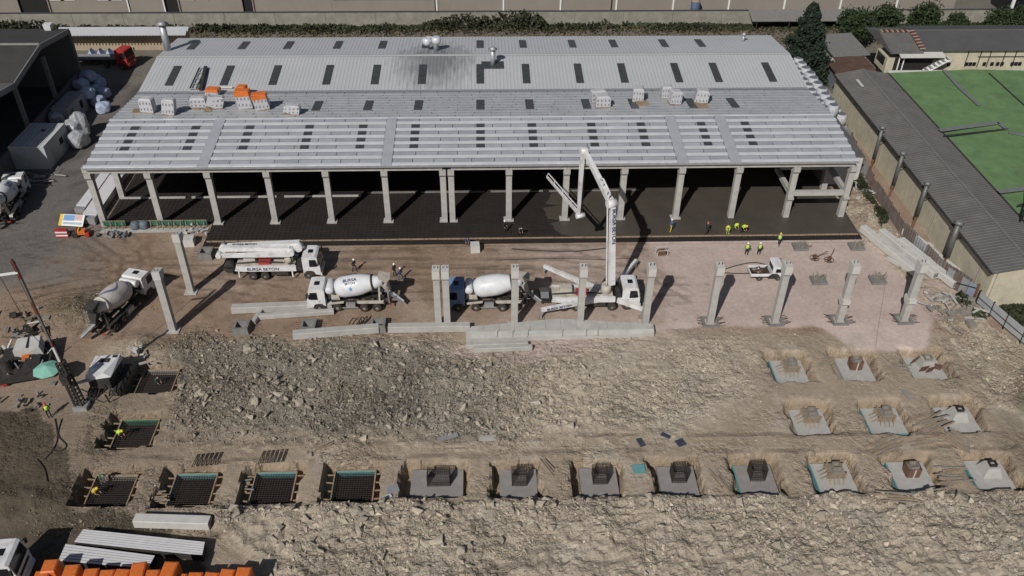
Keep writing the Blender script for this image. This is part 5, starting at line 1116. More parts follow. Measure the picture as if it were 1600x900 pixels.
for (xa, xb, za, zb) in ((67.2, 80, 4.85, 5.35), (80, 96, 5.35, 4.9), (96, 112, 4.9, 5.35), (112, 126, 5.35, 4.8)):
    MB().prism([(xa, za), (xb, zb), (xb, zb-.15), (xa, za-.15)], 'y', 83.6, 126.2).build('roof_slope', GREEN_R, gr)
for p, q, w_ in (((1475, 110), (1502, 140), .8), ((1502, 140), (1530, 165), .7), ((1468, 204), (1560, 192), 1.0), ((1560, 192), (1574, 203), .8), ((1576, 207), (1602, 212), .8), ((1560, 300), (1602, 295), 1.0)):
    a, b = G(*p, 5.3), G(*q, 5.3); MB().bar((a.x, a.y, 5.36), (b.x, b.y, 5.36), w_*.75, .08).build('roof_patch', mat('grey_patch', (.17, .175, .18), .7), gr)
for p, q in (((1474, 213), (1575, 202)), ((1545, 115), (1602, 167)), ((1590, 322), (1602, 320))):
    a, b = G(*p, 5.3), G(*q, 5.3); MB().bar((a.x, a.y, 5.37), (b.x, b.y, 5.37), .18, .12).build('roof_seam', DARK, gr)
MB().box(66.95, 104.9, 4.82, .3, 42.4, .22).build('edge_gutter', DARK, gr); MB().box(96, 126.4, 4.95, 58, .3, .35).build('rear_parapet', CONC_L, gr)
cb = thing('cream_office', 'cream two storey building with a grey roof at the upper right', 'building', (0, 0, 0))
MB().box(92, 132.8, 3.75, 43, 9.0, 7.5).build('walls', CREAM, cb)
MB().prism([(127.7, 7.9), (132.8, 9.1), (138.0, 7.9), (138.0, 7.7), (127.7, 7.7)], 'x', 72.4, 114).build('roof', mat('slate_grey_roof', (.085, .085, .088), .85, var=.1, scale=.4), cb)
MB().box(93, 132.8, 9.12, 41, .3, .1).build('ridge_cap', GREY_R, cb)
MB().prism([(127.4, 7.6), (133, 8.8), (138, 7.6), (138, 7.4), (127.4, 7.4)], 'x', 67.2, 72.35).build('end_roof', GREY_R, cb)
for k in range(13): MB().box(72.2+(.18*k if k < 0 else 0), 127.9+k*.4, 8.05+k*.085, .9, .22, .14, .25).build('edge_tile', mat('brown_red_tile', (.16, .035, .03), .8) if k % 2 else mat('cream_tile', (.34, .30, .24), .8), cb)
for k in range(12): MB().box(67.5+k*.42, 133, 8.92, .24, .8, .14).build('edge_tile', mat('brown_red_tile', (.16, .035, .03), .8) if k % 2 else mat('cream_tile', (.34, .30, .24), .8), cb)
for px in (1451, 1456, 1463): g_ = G(px, 83, 6.9); MB().box(g_.x, 128.24, 6.6, .55, .12, 1.1).build('window', GLASS, cb)
for px in (1484, 1512, 1518, 1524, 1540, 1552, 1561, 1568, 1584, 1590, 1596): g_ = G(px, 101, 5.4); MB().box(g_.x, 128.24, 5.35, .5, .12, .55).build('window', GLASS, cb)
for px in (1510, 1530, 1545, 1568, 1585): x_ = G(px, 88, 6.5).x; MB().box(x_, 128.2, 6.2, .08, .14, 2.6).build('cable_duct', DARK, cb)
MB().box(92, 128.2, 6.55, 21, .12, .08).build('cable_duct', DARK, cb)
MB().prism([(126.6, 7.2), (128.2, 7.6), (128.2, 7.45), (126.6, 7.05)], 'x', 68.6, 75.5).build('balcony_awning', CONC_L, cb)
MB().box(71.5, 128.2, 5.6, 6.0, .14, 2.6).build('balcony_shade_sheet', BLACKH, cb); MB().box(68.6, 130.3, 5.2, 2.6, 4.2, 2.4).build('end_porch', CREAM, cb); MB().box(67.25, 130.4, 5.6, .12, 2.8, 1.2).build('porch_window', GLASS, cb)  # flat black sheet painted as the shade of the balcony
MB().bar((73.0, 126.9, 4.75), (76.3, 126.9, 6.9), 1.2, .22).build('outer_stair', HELW, cb)
for k in range(6): MB().box(73.25+k*.55, 126.9, 5.1+k*.358, .4, 1.2, .1).build('stair_step', STEEL, cb)
for px in (1388, 1395): g_ = G(px, 105, 4); MB().box(g_.x, 127.5, 3.6, .14, .14, 7.2).build('porch_post', HELW, cb)
g1 = thing('grey_roof_shed', 'small grey roofed shed beside the conifer', 'building', (0, 0, 0)); MB().box(64.6, 139.6, 1.8, 5.0, 8.6, 3.6).build('walls', CREAM, g1); MB().prism([(61.6, 4.0), (67.6, 4.3), (67.6, 4.1), (61.6, 3.8)], 'y', 135, 144.4).build('roof', mat('light_grey_roof', (.19, .185, .175), .85, var=.1), g1)
g2 = thing('rusty_roof_shed', 'small shed with a rusty brown roof before the cream shed', 'building', (0, 0, 0)); MB().box(63.0, 131.3, 1.7, 5.2, 5.0, 3.4).build('walls', mat('grey_blue_wall', (.17, .19, .21), .8), g2); MB().prism([(59.9, 3.9), (66.2, 4.3), (66.2, 4.1), (59.9, 3.7)], 'y', 128.6, 134.4).build('roof', BROWN_R, g2); MB().box(60.7, 133.3, 4.12, .7, 1.4, .06).build('roof_patch', CONC_L, g2)
an = thing('lean_to_shed', 'grey roofed lean-to against the hall right side', 'building', (0, 0, 0)); MB().prism([(49.9, 5.2), (54.6, 4.2), (54.6, 4.0), (49.9, 5.0)], 'y', 100.8, 112.5).build('roof', GREY_R, an); MB().box(52.2, 100.95, 2.0, 4.4, .2, 4.0).build('front_wall', CONC_L, an); MB().box(54.4, 106.8, 2.0, .2, 11, 4.0).build('side_wall', CONC_L, an)
sc = thing('small_cream_house', 'small cream house with a pale tiled roof at the right edge', 'building', (0, 0, 0)); MB().box(66.0, 78.6, 1.5, 8.4, 4.6, 3.3).build('walls', CREAM, sc); MB().prism([(75.8, 3.1), (78.6, 4.0), (81.3, 3.1), (81.3, 2.95), (75.8, 2.95)], 'x', 61.4, 71).build('roof', mat('pale_tile', (.30, .29, .27), .8, var=.15), sc)
for k in range(14): MB().bar((61.6+k*.66, 75.75, 3.19), (61.6+k*.66, 78.6, 4.08), .22, .1).build('tile_rib', CONC_L, sc)
for x_ in (64.4, 66.2): MB().box(x_, 76.28, 1.9, 1.0, .08, .7).build('window', GLASS, sc)
tw = thing('lattice_tower', 'black steel lattice frame tower at the right edge', 'tower', (67.6, 82.2, 0))
for sx_ in (-1.4, 1.4):
    for sy_ in (-1.2, 1.2): MB().bar((sx_*1.3, sy_*1.3, 0), (sx_*.8, sy_*.8, 9.2), .2).build('leg', BLACKH, tw)
for z_ in (2.2, 4.4, 6.6, 8.8):
    for s_ in (-1, 1): MB().bar((-1.5, s_*1.2, z_), (1.5, s_*1.2, z_), .12).build('brace', BLACKH, tw); MB().bar((s_*1.5, -1.3, z_-2.1), (s_*1.3, 1.2, z_), .1).build('brace', BLACKH, tw); MB().bar((-1.5, s_*1.3, z_-2.1), (1.4, s_*1.2, z_), .1).build('brace', BLACKH, tw)
MB().lathe((-.2, 0, 9.2), (-.2, 0, 12.2), [(0, .4), (.5, 1.3), (2.6, 1.3), (3.0, .6)], 16).build('tank', DARK, tw, True)
# ------------------------------------------------------------------ fence
fn = thing('metal_fence', 'rusty corrugated sheet fence below the cream shed', 'fence', (0, 0, 0))
pth = [(57.6, 128.5), (57.2, 112), (56.2, 104), (55.7, 98), (55.6, 88), (56.6, 81), (58.4, 76.4)]
def along(path, step):
    out = []
    for (a, b), (c, d_) in zip(path[:-1], path[1:]):
        L = math.hypot(c-a, d_-b); n_ = max(1, round(L/step)); out += [((a+(c-a)*k/n_, b+(d_-b)*k/n_), (a+(c-a)*(k+1)/n_, b+(d_-b)*(k+1)/n_)) for k in range(n_)]
    return out
RUST2 = mat('rusty_fence_sheet', (.12, .07, .05), .85, var=.45, scale=.8, col2=(.17, .16, .155))
for (p, q) in along(pth, 2.4):
    mb = MB(); n_ = 10; V = []
    for k in range(n_+1):
        f_ = k/n_; o_ = .05*(1 if k % 2 else -1); V.append((p[0]+(q[0]-p[0])*f_+o_, p[1]+(q[1]-p[1])*f_))
    hh_ = 2.0+random.uniform(-.2, .25)
    mb.add([(a, b, 0) for a, b in V]+[(a, b, hh_) for a, b in V], [(k, k+1, n_+2+k, n_+1+k) for k in range(n_)]); mb.build('fence_sheet', RUST2 if random.random() < .7 else STEEL, fn); MB().box(p[0]+.12, p[1], 1.0, .1, .1, 2.1).build('fence_post', DARK, fn)
wf = thing('white_panel_fence', 'white corrugated panel fence running to the right edge', 'fence', (0, 0, 0))
for (p, q) in along([(58.6, 74.6), (59.6, 70.4), (60.9, 65.6), (62.2, 60.6)], 2.2):
    MB().bar((p[0], p[1], 1.15), (q[0], q[1], 1.15), .06, 1.5).build('fence_panel', mat('white_fence', (.36, .38, .39), .5, var=.12), wf); MB().box(p[0], p[1], 1.0, .12, .12, 2.1).build('fence_post', DARK, wf); MB().bar((p[0]-.05, p[1], 1.1), (q[0]-.05, q[1], 1.1), .06, .08).build('fence_rail', DARK, wf)
gt = thing('sheet_gate', 'leaning grey sheet gate between the rusty and white fences', 'gate', (57.6, 77.0, 0), -1.15)
for k in range(4): MB().box(-1.5+k*1.0, 0, 1.1, .94, .06, 2.1).build('gate_sheet', [STEEL, RUST2, STEEL, mat('bluish_sheet', (.25, .29, .36), .5)][k], gt)
MB().bar((-2, -.08, .4), (2, -.08, 1.9), .1).build('gate_brace', DARK, gt); MB().box(2.1, 0, 1.2, .2, .2, 2.6).build('gate_post', RUST, gt)
n = 9000; u = RNG.uniform(0, 1, n); yy = 72+u*36; xx = np.interp(yy, [60, 72, 76, 81, 88, 98, 126], [61.3, 58.6, 57.6, 56.0, 55.0, 55.1, 56.0])-np.abs(RNG.normal(0, .6, n)); k = fbm(xx, yy, .25, 3, 88) > .45
xx, yy = xx[k], yy[k]; tag(leaves('fence_weeds', np.stack([xx, yy, RNG.uniform(0, 1.0, len(xx))*fbm(xx, yy, .4, 3, 5)*1.6], 1), .22, WEED), 'dark weeds growing along the foot of the metal fence', 'weeds', kind='stuff')
n = 2500; a = RNG.uniform(0, 6.28, n); r = np.sqrt(RNG.uniform(0, 1, n)); tag(leaves('shrub', np.stack([63.5+4*r*np.cos(a), 72.5+1.9*r*np.sin(a), RNG.uniform(0, 1.2, n)*(1-r*.6)], 1), .25, WEED), 'dark green shrubs in front of the small cream house', 'shrub', kind='stuff')
n = 2600; tag(leaves('mound_weeds', np.stack([-39.5+RNG.normal(0, 2.6, n), 76.3+RNG.normal(0, 1.7, n), np.zeros(n)], 1)+np.stack([np.zeros(n), np.zeros(n), RNG.uniform(.3, 1.1, n)], 1)*0, .14, DRYW), 'dry weeds on the spoil heap near the dusty mixer', 'weeds', kind='stuff')
# bulk bags stacked behind the right hall end
i = 0
for row in range(3):
    for k in range(11):
        y_ = 114.2+k*1.9+row*.5; x_ = 53.2+row*1.6+random.uniform(-.12, .12)
        for lv in range((3, 3, 2)[row]):
            t = thing('bulk_bag', 'white bulk bag with a grey top in the stack behind the right hall end', 'bag', (x_, y_, lv*1.7), random.uniform(-.3, .3), 'white bulk bags stacked at the hall end')
            if i == 0:
                bag = MB().lathe((0, 0, 0), (0, 0, 2), [(0, .6), (.12, .78), (.8, .86), (1.45, .8), (1.68, .62)], 10).mesh('bag_body', True); top = MB().cyl((0, 0, 1.685), (0, 0, 1.72), .62, .55, 9).mesh('bag_top')
            mk('bag_body', bag, mat('bag_white_weave', (.44, .45, .47), .75, var=.2, scale=3, bump=.5, bscale=5), t); mk('bag_top', top, BAGG, t); i += 1

# ------------------------------------------------------------------ people
def skin_body(pose):
    J = {}; E_ = []
    def j(n_, p, r, par=None):
        J[n_] = (len(J), p, r)
        if par: E_.append((J[par][0], J[n_][0]))
    bend = {'stand': 0, 'walk': .08, 'bend': 1.0, 'crouch': .75}[pose]; crouch = pose == 'crouch'; hz = .62 if crouch else .95
    def sp(d, side_=0, fwd=0):   # point up the spine, leaning forward by bend
        return (side_, -math.sin(bend)*d-math.cos(bend)*fwd, hz+math.cos(bend)*d-math.sin(bend)*fwd)
    j('pelvis', (0, 0, hz), .13); j('waist', sp(.2), .125, 'pelvis'); j('chest', sp(.42), .15, 'waist'); j('neck', sp(.58), .06, 'chest'); j('head', sp(.70, 0, .02), .10, 'neck'); j('crown', sp(.79, 0, .02), .085, 'head')
    st = .22 if pose == 'walk' else .04
    for s_, n_ in ((-1, 'r'), (1, 'l')):
        ky = -.32 if crouch else -.10-st*s_*.6; fy = -.05 if crouch else -st*s_
        j('hip'+n_, (s_*.10, .01, hz-.06), .095, 'pelvis'); j('knee'+n_, (s_*.13, ky, .5 if not crouch else .48), .065, 'hip'+n_); j('ankle'+n_, (s_*.13, fy+.02, .09), .045, 'knee'+n_); j('toe'+n_, (s_*.14, fy-.17, .045), .04, 'ankle'+n_)
        j('sh'+n_, sp(.46, s_*.19), .065, 'chest')
        if pose in ('bend', 'crouch'): el, wr = sp(.30, s_*.24, .22), sp(.30, s_*.17, .46)
        else: el, wr = sp(.18, s_*.27, -.03+.08*s_*(pose == 'walk')), sp(-.04, s_*.27, .12)
        j('el'+n_, el, .05, 'sh'+n_); j('wr'+n_, wr, .036, 'el'+n_)
        d_ = (Vector(wr)-Vector(el)).normalized(); sd = Vector((0, -1, 0)) if abs(d_.y) < .8 else Vector((1, 0, 0)); pm = Vector(wr)+d_*.07; j('palm'+n_, tuple(pm), .033, 'wr'+n_)
        for k in range(4): a = pm+sd*(.027*(1.5-k))+d_*.03; j('f%d%s' % (k, n_), tuple(a), .010, 'palm'+n_); j('g%d%s' % (k, n_), tuple(a+d_*(.06, .07, .065, .05)[k]+Vector((-s_*.02, 0, 0))), .008, 'f%d%s' % (k, n_))
        a = Vector(wr)+d_*.03+sd*.045; j('t'+n_, tuple(a), .011, 'wr'+n_); j('u'+n_, tuple(a+d_*.04+sd*.02), .009, 't'+n_)
    me = bpy.data.meshes.new('b'); me.from_pydata([v[1] for v in J.values()], E_, []); o = bpy.data.objects.new('b', me); COL.objects.link(o)
    o.modifiers.new('s', 'SKIN'); sv = me.skin_vertices[0].data
    for i, v in enumerate(J.values()): sv[i].radius = (v[2], v[2])
    sv[0].use_root = True; m = o.modifiers.new('d', 'SUBSURF'); m.levels = 1; m.render_levels = 1
    dg = bpy.context.evaluated_depsgraph_get(); out = bpy.data.meshes.new_from_object(o.evaluated_get(dg)); bpy.data.objects.remove(o)
    for m_ in (DARKC, BLUEC, SKIN): out.materials.append(m_)
    hd = Vector(J['head'][1]); hands = [Vector(J[k][1]) for k in J if k[:4] == 'palm']
    for p in out.polygons:
        p.use_smooth = True; c = p.center
        p.material_index = 2 if (c-hd).length < .17 or min((c-h).length for h in hands) < .14 else 0 if c.z < hz-.0 else 1
    ax = (Vector(sp(.5))-Vector(sp(.1))).normalized()
    return out, Vector(J['crown'][1]), Vector(sp(.06)), Vector(sp(.5)), ax
BODY = {k: skin_body(k) for k in ('stand', 'walk', 'bend', 'crouch')}
def person(label, x, y, rz, pose, trousers, top, helmet, vest=None, z=0.0, group='workers on the site'):
    me, hd, a, b, ax = BODY[pose]; t = mk('person', me, None, None, (x, y, z), rz); tag(t, label, 'person', group)
    for i, m_ in enumerate((trousers, top, SKIN)): t.material_slots[i].link = 'OBJECT'; t.material_slots[i].material = m_
    if helmet:
        u = ax; MB().lathe(hd-u*.055, hd+u*.2, [(0, .145), (.02, .15), (.025, .118), (.08, .11), (.12, .075), (.135, .02)], 12).build('helmet', helmet, t, True)
    if vest: MB().lathe(a, b, [(0, .17), (.1, .175), (.3, .205), (.42, .20), (.455, .12)], 12).build('vest', vest, t, True)
    return t
SL_ = .17
for a in (('worker in dark clothes with a white helmet beside the pump boom column', 6.9, 89.9, 1.2, 'stand', DARKC, DARKC, HELW, None, SL_), ('worker bending at the form edge left of the boom', 8.7, 89.3, .4, 'bend', DARKC, GREYC, None, None, SL_),
          ('worker in a blue top walking on the wet concrete', 27.3, 89.7, 2.2, 'walk', YELLOW, BLUEC, HELW, None, SL_), ('worker in black with an orange helmet on the slab edge', 31.6, 89.0, 2.0, 'walk', DARKC, DARKC, HELR, None, SL_),
          ('left bending worker in hi-vis at the slab edge', 34.3, 89.1, -.5, 'bend', HIVIS, HIVIS, HELY, HIVIS, SL_), ('crouching worker between two bending hi-vis workers', 35.3, 89.9, .3, 'crouch', DARKC, HIVIS, HELY, HIVIS, SL_),
          ('right bending worker in hi-vis at the slab edge', 36.0, 89.2, .6, 'bend', DARKC, HIVIS, HELY, HIVIS, SL_), ('left worker in hi-vis vest and white helmet on the pink pad', 35.5, 84.7, 2.8, 'stand', DARKC, GREYC, HELW, HIVIS, 0),
          ('right worker in hi-vis vest and white helmet on the pink pad', 37.0, 84.7, 3.3, 'stand', DARKC, GREYC, HELW, HIVIS, 0), ('worker with a yellow vest walking by the slab edge on the pad', 39.9, 86.6, 2.4, 'walk', DARKC, BLUEC, HELY, HIVIS, 0),
          ('lone worker with white helmet right of the parked pump', -10.6, 82.4, 1.0, 'walk', DARKC, DARKC, HELW, None, 0), ('rear worker of the pair above the first mixer', -5.9, 81.4, .8, 'stand', DARKC, DARKC, HELW, None, 0),
          ('front worker in blue of the pair above the first mixer', -5.2, 80.6, 1.2, 'walk', BLUEC, BLUEC, HELW, None, 0), ('worker in blue overalls at the slab form beside the block', 2.3, 87.5, .2, 'bend', BLUEC, BLUEC, None, None, 0),
          ('worker in hi-vis with a red helmet left of the drilling rig', -36.5, 59.7, .5, 'stand', DARKC, DARKC, HELR, HIVIS, 0), ('worker in hi-vis inside the green edged pit', -29.6, 57.6, 1.2, 'bend', DARKC, HIVIS, HELY, HIVIS, -.95),
          ('worker in a yellow vest inside the leftmost front pit', -29.6, 50.9, 1.4, 'crouch', DARKC, YELLOW, HELY, YELLOW, -.93), ('second worker in green at the leftmost front pit', -29.4, 52.4, .9, 'bend', GREYC, GREENF, None, None, -.93),
          ('worker crouching on the rebar beside the drilling rig', -28.3, 65.0, .9, 'crouch', DARKC, GREENF, None, None, -.95)): person(*a[:9], a[9])

# ------------------------------------------------------------------ drilling rig
rg = thing('drilling_rig', 'tracked drilling rig with a tall red and white mast', 'drill rig', (0, 0, 0))
mb0 = Vector((-34.0, 60.9, 0)); top = G(18, 405, 17.0)
DRED = mat('dull_mast_red', (.13, .038, .033), .7, var=.3); GMAST = mat('grey_mast', (.13, .125, .12), .6)
BAND = [(.30, .34, DRED), (.34, .44, CONC_L), (.44, .48, DRED), (.48, .66, GMAST), (.66, .74, DRED), (.74, .88, GMAST), (.88, 1.0, DRED)]
dm = (top-mb0)
lead = MB(); q0, q1 = mb0+dm*.02, mb0+dm*.34; ex = Vector((.33, 0, 0)); ey = Vector((0, .33, 0))
for a in (ex+ey, ex-ey, -ex+ey, -ex-ey): lead.bar(q0+a, q1+a*.8, .16)
for k in range(12):
    c0 = q0.lerp(q1, k/12); c1 = q0.lerp(q1, (k+1)/12)
    lead.bar(c0+ex-ey, c1-ex-ey, .07).bar(c0-ex+ey, c1+ex+ey, .07).bar(c0+ex+ey, c1+ex-ey, .07).bar(c0-ex-ey, c1-ex+ey, .07)
lead.build('leader_lattice', DARK, rg)
MB().bar(mb0+dm*.20+ey*-1.3, mb0+dm*.26+ey*-1.3, .7, .5).build('rotary_head', DARK, rg); MB().box(mb0.x+.1, mb0.y-.1, .25, 1.3, 1.0, .5).build('clamp', STEEL, rg)
for a, b, m_ in BAND:
    if m_: MB().taper(mb0+dm*a, mb0+dm*b, .24-.1*a, .24-.1*a, .24-.1*b, .24-.1*b).build('mast_section', m_, rg)
for k in (-1, 1): MB().bar(mb0+dm*.5+Vector((.12*k, 0, 0)), mb0+dm*.99+Vector((.16*k, 0, 0)), .06).build('mast_rail', DRED if k < 0 else DARK, rg)
hd = mb0+dm*.92; MB().bar(hd, hd+Vector((-1.5, -.2, -.1)), .16).build('head_arm', HELW, rg); MB().tube([hd+Vector((-1.5, -.2, -.1)), hd+Vector((-.9, 0, -7)), mb0+Vector((-.7, .6, 5))], .03, 5).build('cable', DARK, rg)
MB().box(-32.5, 64.2, 1.35, 2.0, 3.2, 1.1).build('engine_house', DARK, rg)
MB().add([(-33.6, 62.4, 2.0), (-31.4, 62.9, 2.0), (-31.1, 65.6, 2.0), (-33.6, 65.4, 2.0), (-33.5, 62.5, 2.6), (-32.0, 62.9, 2.55), (-31.2, 65.5, 2.6), (-33.5, 65.3, 2.6)], [(3, 2, 1, 0), (4, 5, 6, 7), (0, 1, 5, 4), (1, 2, 6, 5), (2, 3, 7, 6), (3, 0, 4, 7)]).build('white_hood', WHITE, rg)
MB().box(-32.4, 64.6, 2.66, .9, .5, .1).build('hood_grille', DARK, rg); MB().box(-31.6, 65.2, 2.64, .4, .3, .1).build('hood_vent', DARK, rg)
for s_ in (-1, 1):
    tr = MB().prism([(62.0, .35), (62.4, 0), (66.0, 0), (66.4, .35), (66.2, .75), (62.2, .75)], 'x', -32.3+s_*1.15-.28, -32.3+s_*1.15+.28).build('track', TYRE, rg)
    for k in range(5): MB().cyl((-32.3+s_*1.15-.3, 62.5+k*.85, .36), (-32.3+s_*1.15+.3, 62.5+k*.85, .36), .3, .3, 10).build('track_roller', RIM, tr)
    MB().bar((-33.2+s_*.4, 63.2, 1.6), mb0+dm*.17, .16).build('mast_ram', STEEL, rg)
MB().tube([(-31.6, 62.4, 1.5), (-31.0, 61.6, .9), (-31.8, 61.0, .5), (-33.2, 60.9, 1.6)], .06, 6).build('hydraulic_hose', DARK, rg); MB().tube([(-32.2, 62.3, 1.6), (-32.4, 61.3, 1.0), (-33.4, 60.9, 2.4)], .06, 6).build('hydraulic_hose', DARK, rg)
su = thing('mixing_unit', 'dark drilling support unit with white hoods at the left edge', 'machine', (-41.2, 66.6, 0), .25)
MB().box(0, 0, .75, 4.6, 5.0, .5).build('skid', DARK, su); MB().add([(-.9, .2, 1.1), (1.6, .5, 1.1), (1.5, 2.4, 1.1), (-.8, 2.2, 1.1), (-.9, .3, 2.2), (1.4, .5, 2.1), (1.4, 2.2, 2.2), (-.7, 2.1, 2.3)], [(3, 2, 1, 0), (4, 5, 6, 7), (0, 1, 5, 4), (1, 2, 6, 5), (2, 3, 7, 6), (3, 0, 4, 7)]).build('hood', CONC_L, su)
MB().box(.35, 1.35, 2.27, .1, 1.9, .08).build('hood_seam', DARK, su); MB().cyl((-1.5, -.8, 1.0), (-1.5, -.8, 2.2), .6, .5, 14).build('mixing_tank', DARK, su); MB().box(.9, -.9, 1.3, 1.4, 1.6, .7).build('pump', DARK, su); MB().box(.2, -.2, 1.55, .7, .5, .4).build('motor', ORANGE, su)
for k in range(10): a = Vector((random.uniform(-2.2, 2.2), random.uniform(-2.4, .5), 1.1)); MB().bar(a, a+Vector((random.uniform(-1, 1), random.uniform(-.8, .8), random.uniform(-.2, .8))), .09).build('pipe', [STEEL, DARK, CONC_L][k % 3], su)
MB().box(-1.9, -2.2, .5, .7, .5, .5).build('red_box', RED, su)
um = thing('umbrella', 'mint green sunshade umbrella beside the drilling rig', 'umbrella', (-37.9, 64.2, 0))
MB().cyl((0, 0, 0), (0, 0, 2.3), .04, .04, 8).build('pole', STEEL, um); MB().box(0, 0, .08, .5, .5, .16).build('foot', CONC_DK, um)
V = [(0, 0, 2.45)]+[(math.cos(k*PI/4)*1.35, math.sin(k*PI/4)*1.35, 1.95) for k in range(8)]+[(0, 0, 2.40)]+[(math.cos(k*PI/4)*1.33, math.sin(k*PI/4)*1.33, 1.92) for k in range(8)]
MB().add(V, [(0, 1+k, 1+(k+1) % 8) for k in range(8)]+[(9, 10+(k+1) % 8, 10+k) for k in range(8)]+[(1+k, 10+k, 10+(k+1) % 8, 1+(k+1) % 8) for k in range(8)]).build('canopy', UMB, um)
def junk(label, cat, cx, cy, n_, rx, ry, mats_, smin=.15, smax=.8, seed=0):
    t = thing('debris_heap', label, cat, (cx, cy, tz(cx, cy))); r = random.Random(seed)
    for k in range(n_):
        p = Vector((r.gauss(0, rx), r.gauss(0, ry), r.uniform(.05, .45))); a = r.uniform(0, 6.28); L = r.uniform(smin, smax)*1.6
        if k % 3: MB().bar(p, p+Vector((math.cos(a)*L, math.sin(a)*L, r.uniform(-.1, .35))), r.uniform(.08, .25), r.uniform(.05, .2)).build('debris_piece', mats_[k % len(mats_)], t)
        else: MB().box(p.x, p.y, p.z, r.uniform(smin, smax), r.uniform(smin, smax), r.uniform(.1, .5), a).build('debris_piece', mats_[k % len(mats_)], t)
junk('heap of dark debris and pipes behind the support unit', 'debris', -44.6, 71.5, 46, 1.8, 1.8, (TIMBER_G, DARK, STEEL, DARK, CONC_L, DRYW), .2, 1.0, 1)
junk('small debris patch in front of the support unit', 'debris', -39.2, 61.6, 18, .8, .6, (STEEL, TIMBER_G, DARK), .1, .4, 2)
junk('scatter of pale rubble pieces right of the rig hood', 'debris', -31.0, 68.2, 22, .9, .8, (CONC_L, CONC, TIMBER_G), .15, .55, 3)
junk('debris between green formwork and sign by the hall corner', 'debris', -41.0, 90.3, 26, 1.2, .5, (DARK, PLASTIC, TIMBER_G, STEEL), .15, .6, 4)
junk('light rubbish at the right end of the green formwork', 'debris', -31.0, 90.9, 18, .7, .5, (CONC_L, CONC_L, TIMBER_G, STEEL), .1, .4, 5)
junk('loose boards and scrap at the right gravel corner', 'debris', 55.5, 72.8, 30, 1.6, 1.1, (TIMBER_G, TIMBER_G, CONC), .3, 1.3, 6)
junk('grey broken slabs right of the pink pad', 'debris', 55.2, 75.2, 16, 1.2, .7, (CONC, CONC_D), .3, 1.0, 7)
junk('white scrap at the edge of the fence heap', 'debris', 54.3, 99.8, 30, .8, 2.0, (STEEL, CONC_L, TIMBER_G, STEEL), .2, .9, 8)
# green shutter line at the hall corner
sf = thing('green_formwork', 'green panel formwork with timber braces at the hall left corner', 'formwork', (0, 0, 0))
for k in range(9):
    x = -41.8+k*1.42
    if k == 2: continue
    MB().box(x, 92.4, .55, 1.34, .06, .7).build('form_panel', GREENF, sf); MB().bar((x-.68, 92.33, .9), (x+.68, 92.33, .9), .07).build('top_rail', TIMBER, sf)
    for d_ in (-.5, .3): MB().bar((x+d_, 92.3, .7), (x+d_+.15, 91.6, .02), .07).build('brace', TIMBER, sf)
MB().box(-36, 91.5, .03, 13, .9, .06).build('kicker_strip', CONC, sf)
for i, (x, y) in enumerate(((-38.4, 92.0), (-37.4, 92.1))): tag(MB().lathe((x, y, 0), (x, y, 1), [(0, .5), (.08, .58), (.75, .56), (.95, .4), (1.0, .15)], 12).build('covered_drum', PLASTIC, None, True), ['left grey drum at the green formwork', 'right grey drum at the green formwork'][i], 'drum')
sg = thing('site_signboard', 'tilted site signboard with yellow strip and blue panel', 'sign', (-46.2, 92.6, 0), -.12)
MB().box(0, 0, 0, 3.1, .08, 1.5).build('board', HELW, sg, loc=(0, 0, .9)); sg.children[0].rotation_euler = (-.9, 0, 0)
for x, w_, z_, h_, m_ in ((-1.35, .38, 0, 1.48, YELLOW), (-.35, 1.4, .3, .75, mat('sign_blue', (.16, .30, .52), .6)), (.85, .9, .35, .7, mat('sign_pink', (.55, .36, .36), .6)), (.2, 2.4, -.4, .3, mat('sign_grey', (.36, .42, .46), .6))): MB().box(x, -.05, z_, w_, .02, h_).build('sign_panel', m_, sg.children[0])
for x in (-1.2, 1.2): MB().bar((x, .1, 0), (x, .5, 1.2), .08).build('post', DARK, sg)
rl = thing('plate_roller', 'small orange and red compaction machine near the signboard', 'machine', (-44.6, 90.4, 0), .1)
MB().lathe((-.5, -.4, .38), (-.5, .4, .38), [(0, .3), (.02, .38), (.78, .38), (.8, .3)], 14).build('roller_drum', DARK, rl, True); MB().box(.3, 0, .65, .9, .7, .5).build('engine', ORANGE, rl); MB().lathe((.9, -.4, .3), (.9, .4, .3), [(0, .25), (.02, .3), (.78, .3), (.8, .25)], 12).build('rear_drum', RED, rl, True)
for k in (-.2, .05): MB().box(k, 0, .95, .14, .8, .35).build('guard_bar', YELLOW if k > 0 else RED, rl)
MB().bar((.6, 0, .8), (1.8, .1, 1.1), .07).build('handle', DARK, rl)
cr = thing('barrier_stack', 'stack of red and white barriers beside the compaction machine', 'barrier', (-46.6, 90.3, 0))
for k in range(5): MB().box(0, 0, .12+k*.22, 1.4, .5, .18).build('barrier', RED if k % 2 == 0 else HELW, cr)
# machines and small things on the pad
for i, (x, y) in enumerate(((43.4, 83.7), (45.0, 83.3))):
    t = thing('power_trowel', ['left ride-behind power trowel with a round blade ring', 'right power trowel with a long handle'][i], 'machine', (x, y, 0), i*.8)
    mb = MB(); [mb.bar((.55*math.cos(a*PI/8), .55*math.sin(a*PI/8), .18), (.55*math.cos((a+1)*PI/8), .55*math.sin((a+1)*PI/8), .18), .05) for a in range(16)]; mb.build('guard_ring', RUST, t)
    for a in range(4): MB().box(.25*math.cos(a*PI/2), .25*math.sin(a*PI/2), .05, .45 if a % 2 == 0 else .16, .16 if a % 2 == 0 else .45, .03).build('blade', DARK, t)
    MB().box(0, 0, .4, .4, .35, .35).build('engine', RUST, t); MB().bar((.1, 0, .35), (1.5, .2, 1.0), .06).build('handle', RUST, t)
t = thing('generator', 'small framed generator on the pad below the slab edge', 'generator', (25.4, 84.9, 0), .1)
